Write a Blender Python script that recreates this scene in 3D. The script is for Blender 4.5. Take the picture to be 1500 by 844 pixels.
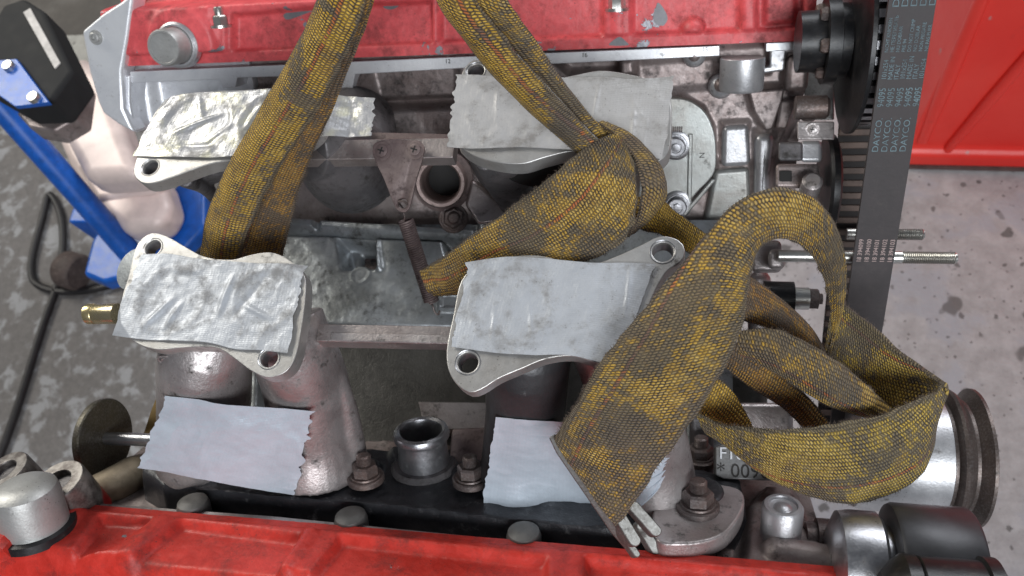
import bpy, bmesh, math, random
import numpy as np
from mathutils import Matrix, Vector
from mathutils.bvhtree import BVHTree
random.seed(7); RNG = np.random.RandomState(7)
for o in list(bpy.data.objects): bpy.data.objects.remove(o)
scene = bpy.context.scene
COL = scene.collection

# ------------------------------------------------------------------ camera
FPX, CX, CY = 1177.0, 750.0, 422.0
AX = np.array([0.98079339, -0.02059566, -0.19395914])     # world axes seen in (right, up, forward)
AY = np.array([0.09345199, 0.92246226, 0.37460659])
AZ = np.array([-0.17120472, 0.38553754, -0.90666959])
MW = np.array([AX, AY, AZ])
CAM = np.array([0.0, 0.0, 1.2])
cd = bpy.data.cameras.new('camera'); cam = bpy.data.objects.new('camera', cd); COL.objects.link(cam)
cd.sensor_width = 36.0; cd.lens = 36.0 * FPX / 1500.0; cd.clip_start = 0.02; cd.clip_end = 100
right, up, fwd = MW[:, 0], MW[:, 1], MW[:, 2]
cam.matrix_world = Matrix(((right[0], up[0], -fwd[0], CAM[0]), (right[1], up[1], -fwd[1], CAM[1]),
                           (right[2], up[2], -fwd[2], CAM[2]), (0, 0, 0, 1)))
cd.dof.use_dof = True; cd.dof.focus_distance = 0.45; cd.dof.aperture_fstop = 13.0
scene.camera = cam

# ------------------------------------------------------------------ light
world = bpy.data.worlds.new('World'); scene.world = world; world.use_nodes = True
wb = world.node_tree.nodes['Background']; wb.inputs[0].default_value = (0.62, 0.68, 0.80, 1); wb.inputs[1].default_value = 0.105
def area(name, loc, target, sx, sy, power, col):
    l = bpy.data.lights.new(name, 'AREA'); l.shape = 'RECTANGLE'; l.size = sx; l.size_y = sy; l.energy = power; l.color = col
    o = bpy.data.objects.new(name, l); COL.objects.link(o); o.location = loc
    o.rotation_euler = (Vector(target) - Vector(loc)).to_track_quat('-Z', 'Y').to_euler(); return o
area('garage_door_light', (0.9, -2.0, 2.9), (-0.1, 0.25, 0.7), 2.0, 1.2, 100, (0.93, 0.97, 1.0))
area('side_opening_light', (-2.3, 1.6, 2.3), (-0.2, 0.25, 0.7), 1.4, 1.0, 58, (1.0, 0.97, 0.88))
area('rear_fill_light', (1.2, 2.6, 2.2), (0.0, 0.25, 0.7), 1.8, 1.0, 52, (0.93, 0.96, 1.0))  # added lamp, no known source behind; gives sheen on the far cover
vs = scene.view_settings; vs.view_transform = 'Standard'; vs.look = 'None'; vs.exposure = 0.0; vs.gamma = 1.0
scene.render.engine = 'CYCLES'
scene.cycles.max_bounces = 6

# ------------------------------------------------------------------ maths helpers
def ray(px, py): return MW @ np.array([(px - CX) / FPX, (CY - py) / FPX, 1.0])
def Pd(px, py, d): return CAM + ray(px, py) * d
def Pz(px, py, z):
    r = ray(px, py); return CAM + r * (z - CAM[2]) / r[2]
def Px(px, py, x):
    r = ray(px, py); return CAM + r * (x - CAM[0]) / r[0]
def Py(px, py, y):
    r = ray(px, py); return CAM + r * (y - CAM[1]) / r[1]
def Pp(px, py, O, n):
    r = ray(px, py); return CAM + r * (np.dot(np.subtract(O, CAM), n) / np.dot(r, n))
def nrm(v): v = np.asarray(v, float); return v / np.linalg.norm(v)
def mpx(px, d): return px * d / FPX                     # pixels to metres at a depth
def sstep(a, b, x):
    t = np.clip((x - a) / (b - a + 1e-12), 0, 1); return t * t * (3 - 2 * t)
def spline(pts, n, d=None):
    """Catmull-Rom through pts, n samples, by chord length"""
    P = np.asarray(pts, float)
    if len(P) == 2:
        t = np.linspace(0, 1, n)[:, None]; return P[0] * (1 - t) + P[1] * t
    if d is None: d = np.r_[0, np.cumsum(np.linalg.norm(np.diff(P, axis=0), axis=1) + 1e-9)]
    m = np.zeros_like(P)
    m[1:-1] = (P[2:] - P[:-2]) / (d[2:] - d[:-2])[:, None]
    m[0] = (P[1] - P[0]) / (d[1] - d[0]); m[-1] = (P[-1] - P[-2]) / (d[-1] - d[-2])
    x = np.linspace(0, d[-1], n); i = np.clip(np.searchsorted(d, x, side='right') - 1, 0, len(P) - 2)
    h = (d[i + 1] - d[i]); t = ((x - d[i]) / h)[:, None]; h = h[:, None]
    return ((2*t**3 - 3*t**2 + 1) * P[i] + (t**3 - 2*t**2 + t) * h * m[i] + (-2*t**3 + 3*t**2) * P[i+1] + (t**3 - t**2) * h * m[i+1])
def hash2(i, j, s=0):
    v = np.sin(i * 127.1 + j * 311.7 + s * 74.7) * 43758.5453; return v - np.floor(v)
def vnoise(x, y, s=0):
    i, j = np.floor(x), np.floor(y); a, b = x - i, y - j
    a = a*a*(3-2*a); b = b*b*(3-2*b)
    return (hash2(i, j, s)*(1-a)*(1-b) + hash2(i+1, j, s)*a*(1-b) + hash2(i, j+1, s)*(1-a)*b + hash2(i+1, j+1, s)*a*b) * 2 - 1
def fbm(x, y, s=0, o=4):
    r = 0; a = 1
    for k in range(o): r = r + a * vnoise(x * 2**k, y * 2**k, s + k); a *= .5
    return r
def sdpoly(U, V, poly):
    P = np.asarray(poly, float); n = len(P)
    d = np.full(U.shape, 1e9); inside = np.zeros(U.shape, bool)
    for k in range(n):
        a, b = P[k], P[(k + 1) % n]; e = b - a
        wx, wy = U - a[0], V - a[1]
        t = np.clip((wx*e[0] + wy*e[1]) / (e @ e + 1e-15), 0, 1)
        d = np.minimum(d, (wx - e[0]*t)**2 + (wy - e[1]*t)**2)
        c = ((a[1] > V) != (b[1] > V))
        with np.errstate(divide='ignore', invalid='ignore'):
            xx = (b[0]-a[0]) * (V - a[1]) / (b[1]-a[1] if abs(b[1]-a[1]) > 1e-12 else 1e-12) + a[0]
        inside ^= (c & (U < xx))
    d = np.sqrt(d); return np.where(inside, -d, d)

# ------------------------------------------------------------------ object helpers
def tag(o, label, cat, group=None, kind=None):
    if label: o['label'] = label
    if cat: o['category'] = cat
    if group: o['group'] = group
    if kind: o['kind'] = kind
    return o
def thing(name, label, cat, loc, group=None):
    o = bpy.data.objects.new(name, None); COL.objects.link(o); o.location = loc; o.empty_display_size = .02
    bpy.context.view_layer.update()
    return tag(o, label, cat, group)
def mk(name, verts, faces, mat, parent=None, smooth=35, uv=None, rim=None, mats=None, fmat=None, bevel=0, remesh=0, rsm=0, subs=0):
    V = np.asarray(verts, float); c = (V.min(0) + V.max(0)) / 2
    me = bpy.data.meshes.new(name); me.from_pydata((V - c).tolist(), [], [tuple(f) for f in faces])
    for m in (mats or [mat]): me.materials.append(m)
    if fmat is not None: me.polygons.foreach_set('material_index', fmat)
    if uv is not None:
        l = me.uv_layers.new(name='UVMap'); idx = np.empty(len(me.loops), np.int32); me.loops.foreach_get('vertex_index', idx)
        l.data.foreach_set('uv', np.asarray(uv, np.float32)[idx].ravel())
        if rim is not None:
            l2 = me.uv_layers.new(name='Rim'); l2.data.foreach_set('uv', np.stack([np.asarray(rim, np.float32)[idx]]*2, -1).ravel())
    me.update()
    bm = bmesh.new(); bm.from_mesh(me)
    if uv is None: bmesh.ops.recalc_face_normals(bm, faces=bm.faces)
    if smooth:
        a = math.radians(smooth)
        for f in bm.faces: f.smooth = True
        for e in bm.edges: e.smooth = not (len(e.link_faces) == 2 and e.calc_face_angle(0) > a)
    bm.to_mesh(me); bm.free()
    o = bpy.data.objects.new(name, me); COL.objects.link(o)
    if parent is not None:
        o.parent = parent; o.matrix_parent_inverse = parent.matrix_world.inverted()
    o.location = c
    if remesh:
        r = o.modifiers.new('r', 'REMESH'); r.mode = 'VOXEL'; r.voxel_size = remesh; r.use_smooth_shade = True
        if rsm:
            s = o.modifiers.new('s', 'SMOOTH'); s.iterations = rsm; s.factor = .5
    if bevel:
        b = o.modifiers.new('b', 'BEVEL'); b.width = bevel; b.segments = 2 if bevel < .003 else 4; b.limit_method = 'ANGLE'; b.angle_limit = math.radians(38)
        b.harden_normals = True
    bpy.context.view_layer.update()
    return o
class MB:
    """collects closed shapes of ONE part"""
    def __init__(s): s.v = []; s.f = []
    def add(s, v, f):
        k = len(s.v); s.v += [tuple(p) for p in v]; s.f += [tuple(i + k for i in q) for q in f]; return s
    def prism(s, pts, vec):
        P = np.asarray(pts, float); n = len(P); vec = np.asarray(vec, float)
        return s.add(np.r_[P, P + vec], [tuple(range(n)), tuple(range(2*n-1, n-1, -1))] + [(i, i+n, (i+1) % n + n, (i+1) % n) for i in range(n)])
    def box(s, c, ex, ey, ez, sx, sy, sz):
        c = np.asarray(c, float); ex, ey, ez = nrm(ex)*sx/2, nrm(ey)*sy/2, nrm(ez)*sz/2
        return s.prism([c-ex-ey-ez, c+ex-ey-ez, c+ex+ey-ez, c-ex+ey-ez], 2*ez)
    def lathe(s, O, ax, prof, n=40, hex=False):
        """prof: (radius, distance along axis); closed when it starts and ends at radius 0 or is a ring"""
        O = np.asarray(O, float); ax = nrm(ax); a = nrm(np.cross(ax, (0, 0, 1) if abs(ax[2]) < .9 else (1, 0, 0))); b = np.cross(ax, a)
        v = []; f = []; k = []
        for (r, h) in prof:
            if r < 1e-7: k.append((len(v), 1)); v.append(O + ax*h)
            else:
                k.append((len(v), n))
                for i in range(n):
                    t = 2*math.pi*i/n; v.append(O + ax*h + (a*math.cos(t) + b*math.sin(t))*r)
        for (i0, n0), (i1, n1) in zip(k[:-1], k[1:]):
            for i in range(n):
                j = (i+1) % n
                if n0 == 1 and n1 == 1: continue
                if n0 == 1: f.append((i0, i1+j, i1+i))
                elif n1 == 1: f.append((i0+i, i0+j, i1))
                else: f.append((i0+i, i0+j, i1+j, i1+i))
        return s.add(v, f)
    def tube(s, pts, rad, n=16, samp=None, cap=True, flat=None):
        P = spline(pts, samp) if samp else np.asarray(pts, float)
        m = len(P); R = np.asarray(rad if hasattr(rad, '__len__') else [rad]*m, float)
        if len(R) != m: R = np.interp(np.linspace(0, 1, m), np.linspace(0, 1, len(R)), R)
        T = np.gradient(P, axis=0); T /= np.linalg.norm(T, axis=1)[:, None] + 1e-12
        a = nrm(np.cross(T[0], (0, 0, 1) if abs(T[0][2]) < .9 else (1, 0, 0))); v = []
        for i in range(m):
            a = nrm(a - T[i]*np.dot(a, T[i])); b = np.cross(T[i], a)
            for j in range(n):
                t = 2*math.pi*j/n; v.append(P[i] + (a*math.cos(t) + b*math.sin(t))*R[i])
        f = [(i*n+j, i*n+(j+1) % n, (i+1)*n+(j+1) % n, (i+1)*n+j) for i in range(m-1) for j in range(n)]
        if cap: f += [tuple(range(n-1, -1, -1)), tuple(range((m-1)*n, m*n))]
        return s.add(v, f)
    def loft(s, secs, n=32):
        """secs: (centre, axis a, axis b) ellipses"""
        v = []
        for (c, a, b) in secs:
            for j in range(n):
                t = 2*math.pi*j/n; v.append(np.asarray(c) + np.asarray(a)*math.cos(t) + np.asarray(b)*math.sin(t))
        m = len(secs)
        f = [(i*n+j, i*n+(j+1) % n, (i+1)*n+(j+1) % n, (i+1)*n+j) for i in range(m-1) for j in range(n)]
        f += [tuple(range(n-1, -1, -1)), tuple(range((m-1)*n, m*n))]
        return s.add(v, f)
    def sphere(s, c, r, n=20, ax=(0, 0, 1), sq=1.0):
        return s.lathe(c, ax, [(r*math.sin(math.pi*k/(n//2)) if 0 < k < n//2 else 0, -r*sq*math.cos(math.pi*k/(n//2))) for k in range(n//2+1)], n)
    def build(s, name, mat, parent=None, **k): return mk(name, s.v, s.f, mat, parent, **k)

def smoothpoly(pts, n=60):
    P = np.asarray(pts, float); P = np.r_[P[-2:], P, P[:3]]
    d = np.r_[0, np.cumsum(np.linalg.norm(np.diff(P, axis=0), axis=1))]
    S = spline(P, n*8); x = np.linspace(0, d[-1], n*8)
    m = (x >= d[2]) & (x < d[-3] - 1e-9); S = S[m]
    return S[::max(1, len(S)//n)]

class HF:
    """height field on a plane: u along eu, v along ev, height along n; features authored by outline"""
    def __init__(s, O, eu, ev, n, u, v, res):
        s.O, s.eu, s.ev, s.n = [np.asarray(q, float) for q in (O, nrm(eu), nrm(ev), nrm(n))]
        nu = int((u[1]-u[0])/res)+2; nv = int((v[1]-v[0])/res)+2
        s.U, s.V = np.meshgrid(np.linspace(u[0], u[1], nu), np.linspace(v[0], v[1], nv)); s.H = np.zeros_like(s.U)
    def uv(s, px, py):
        p = Pp(px, py, s.O, s.n) - s.O; return (p @ s.eu, p @ s.ev)
    def mask(s, poly, soft, grow=0, px=True):
        P = [s.uv(*q) for q in poly] if px else poly
        d = sdpoly(s.U, s.V, P) - grow; return 1 - sstep(-soft, soft, d)
    def lvl(s, poly, h, soft=.0015, grow=0, px=True):
        m = s.mask(poly, soft, grow, px); s.H = s.H*(1-m) + h*m; return s
    def addh(s, poly, h, soft=.0015, grow=0, px=True):
        s.H = s.H + h*s.mask(poly, soft, grow, px); return s
    def disc(s, px, py, r, h, soft=.0012, mode='lvl', k=1.0):
        u, v = s.uv(px, py); d = np.sqrt((s.U-u)**2 + ((s.V-v)*k)**2) - r; m = 1 - sstep(-soft, soft, d)
        s.H = s.H*(1-m) + h*m if mode == 'lvl' else s.H + h*m; return s
    def dome(s, px, py, r, h):
        u, v = s.uv(px, py); d2 = ((s.U-u)**2 + (s.V-v)**2)/r**2
        s.H = np.maximum(s.H, np.where(d2 < 1.6, h*np.sqrt(np.clip(1-d2, 0, 1)) + s.H.min()*(d2 >= 1), s.H)); return s
    def line(s, a, b, w, h, soft=.001, mode='add'):
        a, b = np.array(s.uv(*a)), np.array(s.uv(*b)); e = b-a
        t = np.clip(((s.U-a[0])*e[0] + (s.V-a[1])*e[1])/(e @ e), 0, 1)
        d = np.sqrt((s.U-a[0]-e[0]*t)**2 + (s.V-a[1]-e[1]*t)**2) - w; m = 1 - sstep(-soft, soft, d)
        s.H = s.H*(1-m) + h*m if mode == 'lvl' else s.H + h*m; return s
    def cyl(s, a, b, r, h0):
        """half-round boss along a segment, crest at h0 + r"""
        a, b = np.array(s.uv(*a)), np.array(s.uv(*b)); e = b-a
        t = np.clip(((s.U-a[0])*e[0] + (s.V-a[1])*e[1])/(e @ e), 0, 1)
        d = np.sqrt((s.U-a[0]-e[0]*t)**2 + (s.V-a[1]-e[1]*t)**2)
        s.H = np.maximum(s.H, np.where(d < r, h0 + np.sqrt(np.clip(r*r-d*d, 0, None)), -9)); return s
    def blur(s, k):
        for _ in range(k):
            p = np.pad(s.H, 1, mode='edge'); s.H = (p[1:-1, 1:-1]*4 + p[:-2, 1:-1] + p[2:, 1:-1] + p[1:-1, :-2] + p[1:-1, 2:])/8
        return s
    def build(s, name, mat, parent, skirt=.03, keep=None, rough=.00012, smooth=50):
        H = s.H + rough*fbm(s.U/.004, s.V/.004, 3)
        nv, nu = H.shape
        P = s.O + s.U[..., None]*s.eu + s.V[..., None]*s.ev + H[..., None]*s.n
        v = P.reshape(-1, 3); I = np.arange(nu*nv).reshape(nv, nu)
        q = np.stack([I[:-1, :-1], I[:-1, 1:], I[1:, 1:], I[1:, :-1]], -1).reshape(-1, 4)
        ring = np.r_[I[0, :], I[1:, -1], I[-1, -2::-1], I[-2:0:-1, 0]]; m = len(ring); b0 = len(v)
        low = (s.O + s.U[..., None]*s.eu + s.V[..., None]*s.ev + (s.H.min()-skirt)*s.n).reshape(-1, 3)[ring]
        v = np.r_[v, low]; sk = [(ring[(i+1) % m], ring[i], b0+i, b0+(i+1) % m) for i in range(m)]
        return mk(name, v, q.tolist() + sk + [tuple(range(b0+m-1, b0-1, -1))], mat, parent, smooth=smooth)

# ------------------------------------------------------------------ materials
class NT:
    def __init__(s, name):
        s.m = bpy.data.materials.new(name); s.m.use_nodes = True; s.t = s.m.node_tree; s.b = s.t.nodes['Principled BSDF']
    def n(s, typ, **k):
        o = s.t.nodes.new(typ)
        for a, v in k.items():
            if a.startswith('i_'):
                o.inputs[int(a[2:])].default_value = v
            else: setattr(o, a, v)
        return o
    def l(s, a, b): s.t.links.new(a, b)
    def val(s, x, sock):
        if isinstance(x, (int, float)): sock.default_value = x
        else: s.l(x, sock)
    def m_(s, op, a, b=0.0, c=0.0, clamp=False):
        o = s.n('ShaderNodeMath', operation=op); o.use_clamp = clamp
        for k, x in enumerate((a, b, c)): s.val(x, o.inputs[k])
        return o.outputs[0]
    def noise(s, vec, scale, detail=5, rough=.6, dist=0.0):
        o = s.n('ShaderNodeTexNoise'); o.inputs['Scale'].default_value = scale; o.inputs['Detail'].default_value = detail
        o.inputs['Roughness'].default_value = rough; o.inputs['Distortion'].default_value = dist; s.l(vec, o.inputs['Vector']); return o.outputs['Fac']
    def vor(s, vec, scale, feature='F1'):
        o = s.n('ShaderNodeTexVoronoi', feature=feature); o.inputs['Scale'].default_value = scale; s.l(vec, o.inputs['Vector']); return o.outputs['Distance']
    def ramp(s, x, a, b):                      # smooth 0..1
        o = s.n('ShaderNodeMapRange', interpolation_type='SMOOTHSTEP'); s.l(x, o.inputs[0]); o.inputs[1].default_value = a; o.inputs[2].default_value = b; return o.outputs[0]
    def mix(s, f, a, b):
        o = s.n('ShaderNodeMix', data_type='RGBA'); s.val(f, o.inputs[0])
        for x, k in ((a, 6), (b, 7)):
            if isinstance(x, tuple): o.inputs[k].default_value = (*x[:3], 1)
            else: s.l(x, o.inputs[k])
        return o.outputs[2]
    def bump(s, h, strength, dist, prev=None):
        o = s.n('ShaderNodeBump'); o.inputs['Strength'].default_value = strength; o.inputs['Distance'].default_value = dist; s.l(h, o.inputs['Height'])
        if prev: s.l(prev, o.inputs['Normal'])
        return o.outputs[0]
    def fin(s, col=None, rough=None, metal=None, norm=None, spec=None):
        for x, k in ((col, 'Base Color'), (rough, 'Roughness'), (metal, 'Metallic')):
            if x is None: continue
            if isinstance(x, tuple): s.b.inputs[k].default_value = (*x[:3], 1)
            else: s.val(x, s.b.inputs[k])
        if norm: s.l(norm, s.b.inputs['Normal'])
        if spec is not None: s.b.inputs['Specular IOR Level'].default_value = spec
        return s.m
    @property
    def pos(s): return s.n('ShaderNodeNewGeometry').outputs['Position']

def metal(name, c1, c2, grime=(.05, .042, .036), gr=.5, rough=(.35, .6), met=.75, bump=.35, bs=700, patch=28, speck=True, edge=None):
    """cast or machined metal: two tones, grime patches, pitted skin"""
    k = NT(name); p = k.pos
    n1 = k.noise(p, patch, 6, .65, .4); n2 = k.noise(p, patch*2.7, 6, .7); n3 = k.noise(p, bs, 3, .6); n4 = k.noise(p, 190, 5, .65)
    col = k.mix(k.ramp(n1, .35, .68), c1, c2)
    g = k.ramp(k.m_('ADD', k.m_('MULTIPLY', n2, .65), k.m_('MULTIPLY', n4, .35)), .62 - gr*.22, .78 - gr*.18)
    col = k.mix(g, col, grime)
    if speck:
        s = k.ramp(k.vor(p, 330), .17, .05); s = k.m_('MULTIPLY', s, k.ramp(n1, .45, .6)); col = k.mix(k.m_('MULTIPLY', s, .7), col, grime)
    col = k.mix(k.m_('MULTIPLY', k.ramp(n3, .4, .75), .10), col, (.75, .75, .76)) if met > .5 else col
    r = k.m_('ADD', k.m_('MULTIPLY', n4, rough[1]-rough[0]), rough[0]); r = k.m_('ADD', r, k.m_('MULTIPLY', g, .18))
    b = k.bump(n3, bump*.8, .0005, k.bump(n4, bump*.45, .0008))
    return k.fin(col, r, k.m_('SUBTRACT', met, k.m_('MULTIPLY', g, met*.75)), b)
def plain(name, c, rough=.5, met=0.0, var=.25, scale=60, bump=.15, bs=400, dust=None, dk=.45):
    k = NT(name); p = k.pos; n = k.noise(p, scale, 5, .65); n3 = k.noise(p, bs, 3)
    col = k.mix(k.ramp(n, .3, .75), tuple(x*(1-var) for x in c), tuple(min(1, x*(1+var)) for x in c))
    if dust: col = k.mix(k.m_('MULTIPLY', k.ramp(k.noise(p, scale*2.3, 6, .7), .52, .75), dk), col, dust)
    return k.fin(col, k.m_('ADD', k.m_('MULTIPLY', n, .25), rough-.12), met, k.bump(n3, bump, .0006))
def red_paint(name, chips, c=(.62, .022, .022)):
    k = NT(name); p = k.pos
    n1 = k.noise(p, 26, 6, .6, .6); n2 = k.noise(p, 85, 6, .7, .3); n3 = k.noise(p, 420, 3)
    col = k.mix(k.ramp(n2, .3, .75), tuple(x*.82 for x in c), tuple(min(1, x*1.12+.01) for x in c))
    chip = k.ramp(k.m_('ADD', k.m_('MULTIPLY', n1, .75), k.m_('MULTIPLY', n2, .25)), .655-chips*.1, .66-chips*.1)
    dirt = k.ramp(k.noise(p, 38, 8, .8), .46, .72)
    col = k.mix(k.m_('MULTIPLY', dirt, .72), col, (.07, .016, .014))
    sp = k.ramp(k.vor(p, 260), .13, .06); col = k.mix(k.m_('MULTIPLY', sp, k.ramp(n1, .5, .6)), col, (.05, .02, .02))
    col = k.mix(chip, col, (.30, .30, .33))
    r = k.m_('ADD', .33, k.m_('MULTIPLY', n2, .25)); r = k.m_('ADD', r, k.m_('MULTIPLY', dirt, .2))
    b = k.bump(k.m_('MULTIPLY', chip, -1.0), .6, .0008, k.bump(n3, .3, .0006, k.bump(n2, .3, .002)))
    return k.fin(col, r, k.m_('MULTIPLY', chip, .6), b)
def webbing(name, yel=(.62, .36, .035), grime=(.115, .097, .086), amount=.5, lit=(.92, .62, .15), gap=(.042, .027, .018), tan=(.30, .17, .05)):
    """coarse knitted polyester webbing: staggered slanted stitches, tracer thread, ground-in dirt"""
    k = NT(name); uvn = k.n('ShaderNodeUVMap'); uvn.uv_map = 'UVMap'; rim = k.n('ShaderNodeUVMap'); rim.uv_map = 'Rim'
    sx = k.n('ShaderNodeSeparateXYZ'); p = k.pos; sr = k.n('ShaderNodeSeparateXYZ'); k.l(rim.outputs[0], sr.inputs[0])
    wob = k.n('ShaderNodeTexNoise'); wob.inputs['Scale'].default_value = 300; k.l(p, wob.inputs['Vector'])
    k.l(uvn.outputs[0], sx.inputs[0]); u, v = sx.outputs[0], sx.outputs[1]
    wv = k.m_('MULTIPLY', k.m_('SUBTRACT', wob.outputs['Fac'], .5), .8)
    a = k.m_('ADD', k.m_('MULTIPLY', u, 1/.0022), wv); col_i = k.m_('FLOOR', a); par = k.m_('MODULO', k.m_('ABSOLUTE', col_i), 2.0)
    fu = k.m_('SUBTRACT', k.m_('FRACT', a), .5)
    bb = k.m_('ADD', k.m_('ADD', k.m_('MULTIPLY', v, 1/.0017), k.m_('MULTIPLY', par, .5)), wv)
    sl = k.m_('MULTIPLY', fu, k.m_('SUBTRACT', k.m_('MULTIPLY', par, .5), .55)); bb = k.m_('ADD', bb, sl)
    row = k.m_('FLOOR', bb); fv = k.m_('SUBTRACT', k.m_('FRACT', bb), .5)
    d = k.m_('ADD', k.m_('POWER', k.m_('MULTIPLY', fu, 1.95), 2.0), k.m_('POWER', k.m_('MULTIPLY', fv, 2.3), 2.0))
    h0 = k.m_('SUBTRACT', 1.0, d, clamp=True); h = k.m_('POWER', h0, .6)
    wn = k.n('ShaderNodeTexWhiteNoise', noise_dimensions='2D'); cb = k.n('ShaderNodeCombineXYZ'); k.l(col_i, cb.inputs[0]); k.l(row, cb.inputs[1]); k.l(cb.outputs[0], wn.inputs['Vector'])
    rnd = wn.outputs['Value']
    big = k.noise(p, 17, 3, .5, 1.5); med = k.noise(p, 95, 5, .65)
    gs = k.m_('ADD', k.m_('ADD', k.m_('MULTIPLY', big, 1.0), k.m_('MULTIPLY', med, .18)), k.m_('MULTIPLY', rnd, .20))
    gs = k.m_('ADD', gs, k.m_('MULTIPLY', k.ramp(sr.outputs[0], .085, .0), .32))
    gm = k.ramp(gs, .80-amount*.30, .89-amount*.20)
    fib = k.noise(p, 2600, 2, .5)
    c = k.mix(k.m_('POWER', rnd, 1.6), yel, lit); c = k.mix(k.m_('MULTIPLY', k.ramp(k.noise(p, 50, 4), .48, .68), .6), c, tan)
    tr = k.ramp(k.m_('ABSOLUTE', k.m_('SUBTRACT', k.m_('ADD', u, k.m_('MULTIPLY', wv, .002)), .0185)), .0012, .0008); tr = k.m_('MULTIPLY', tr, k.ramp(k.m_('ADD', med, k.m_('MULTIPLY', rnd, .3)), .45, .6)); c = k.mix(k.m_('MULTIPLY', tr, .85), c, (.62, .13, .03))
    c = k.mix(k.m_('MULTIPLY', gm, .84), c, grime)
    c = k.mix(k.m_('MULTIPLY', k.ramp(fib, .35, .7), .2), c, (.36, .30, .20))
    gp = k.m_('MULTIPLY', k.ramp(h0, .50, .0), k.m_('ADD', .66, k.m_('MULTIPLY', k.ramp(med, .35, .65), .32)))
    c = k.mix(gp, c, k.mix(k.m_('MULTIPLY', gm, .6), gap, (.05, .043, .036)))
    b = k.bump(fib, .3, .0003, k.bump(h, 1.0, .0018))
    m = k.fin(c, .74, 0.0, b, .3); k.b.inputs['Sheen Weight'].default_value = .12; k.b.inputs['Sheen Roughness'].default_value = .5
    return m
def tape_mat(name, c=(.60, .61, .65), dirt=.4, warm=None, met=.25, r0=.34):
    k = NT(name); uvn = k.n('ShaderNodeUVMap'); uvn.uv_map = 'UVMap'; sx = k.n('ShaderNodeSeparateXYZ'); k.l(uvn.outputs[0], sx.inputs[0]); p = k.pos
    u, v = sx.outputs[0], sx.outputs[1]
    n1 = k.noise(p, 42, 6, .65, .5); n2 = k.noise(p, 150, 6, .7); n3 = k.noise(p, 900, 3)
    w1 = k.m_('SINE', k.m_('MULTIPLY', u, 2*math.pi/.0019)); w2 = k.m_('SINE', k.m_('ADD', k.m_('MULTIPLY', v, 2*math.pi/.0012), k.m_('MULTIPLY', n2, 3.0)))
    weave = k.m_('ADD', k.m_('MULTIPLY', w2, .6), k.m_('MULTIPLY', w1, .5))
    col = k.mix(k.ramp(n1, .35, .7), c, tuple(x*.86 for x in c))
    if warm: col = k.mix(k.ramp(k.noise(p, 60, 4), .45, .7), col, warm)
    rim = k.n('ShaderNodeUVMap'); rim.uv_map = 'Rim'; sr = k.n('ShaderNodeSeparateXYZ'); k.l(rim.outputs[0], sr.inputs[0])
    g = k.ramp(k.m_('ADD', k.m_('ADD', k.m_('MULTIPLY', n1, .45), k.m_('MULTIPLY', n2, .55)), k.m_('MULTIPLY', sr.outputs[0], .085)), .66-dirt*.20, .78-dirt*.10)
    sp = k.m_('MULTIPLY', k.ramp(k.vor(p, 420), .2, .08), k.ramp(n2, .45, .62))
    col = k.mix(k.m_('MULTIPLY', g, .6), col, (.13, .115, .10)); col = k.mix(k.m_('MULTIPLY', sp, .55*min(1, dirt*2)), col, (.05, .045, .04))
    r = k.m_('ADD', k.m_('ADD', r0, k.m_('MULTIPLY', n2, .2)), k.m_('MULTIPLY', g, .25))
    return k.fin(col, r, met, k.bump(weave, .12, .00018, k.bump(n3, .2, .0003, k.bump(n2, .25, .0012))))

M = {}
M['flange'] = metal('machined_aluminium', (.58, .57, .56), (.42, .40, .38), gr=.42, rough=(.3, .5), met=.7, bump=.2, bs=1100)
M['runner'] = metal('grimy_cast_aluminium', (.50, .46, .455), (.34, .295, .29), grime=(.030, .024, .021), gr=.54, rough=(.28, .48), met=.7, bump=.5)
M['runner_black'] = metal('blackened_cast_runner', (.035, .035, .038), (.055, .054, .058), grime=(.34, .34, .34), gr=.1, rough=(.3, .5), met=.3, bump=.4, speck=False)
M['runner_dark'] = metal('sooty_cast_aluminium', (.16, .15, .155), (.10, .095, .10), grime=(.03, .026, .024), gr=.6, rough=(.35, .6), met=.5, bump=.6)
M['head'] = metal('stained_cast_aluminium', (.42, .36, .35), (.24, .185, .175), grime=(.028, .020, .018), gr=.60, rough=(.34, .55), met=.6, bump=.35, speck=False, patch=18)
M['bright'] = metal('clean_cast_aluminium', (.60, .60, .62), (.42, .42, .44), grime=(.06, .052, .048), gr=.42, rough=(.28, .5), met=.7, bump=.3)
M['valley'] = metal('oily_cast_aluminium', (.46, .49, .52), (.24, .25, .25), grime=(.030, .028, .024), gr=.62, rough=(.26, .5), met=.65, bump=.35, patch=16, speck=False)
M['rail'] = metal('milled_aluminium_rail', (.82, .83, .86), (.70, .71, .75), grime=(.2, .18, .17), gr=.22, rough=(.3, .45), met=.45, bump=.2)
M['valley_l'] = metal('greenish_cast_plate', (.44, .46, .45), (.33, .32, .30), grime=(.08, .075, .06), gr=.35, rough=(.3, .5), met=.65, bump=.3, speck=False)
M['steel'] = metal('oiled_steel', (.45, .45, .47), (.28, .28, .30), gr=.4, rough=(.22, .42), met=.9, bump=.2)
M['zinc'] = metal('zinc_plated_steel', (.62, .62, .60), (.48, .46, .42), grime=(.12, .09, .06), gr=.3, rough=(.22, .4), met=.9, bump=.15)
M['rust'] = metal('rusty_steel', (.13, .092, .092), (.23, .18, .17), grime=(.035, .018, .018), gr=.6, rough=(.45, .7), met=.4, bump=.6)
M['nut'] = metal('rusty_nut_steel', (.11, .09, .088), (.17, .12, .105), grime=(.04, .028, .022), gr=.45, rough=(.38, .6), met=.6, bump=.45)
M['blackbase'] = metal('black_oily_casting', (.028, .029, .034), (.05, .05, .056), grime=(.26, .26, .27), gr=.30, rough=(.24, .48), met=.2, bump=.55, speck=False)
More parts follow.
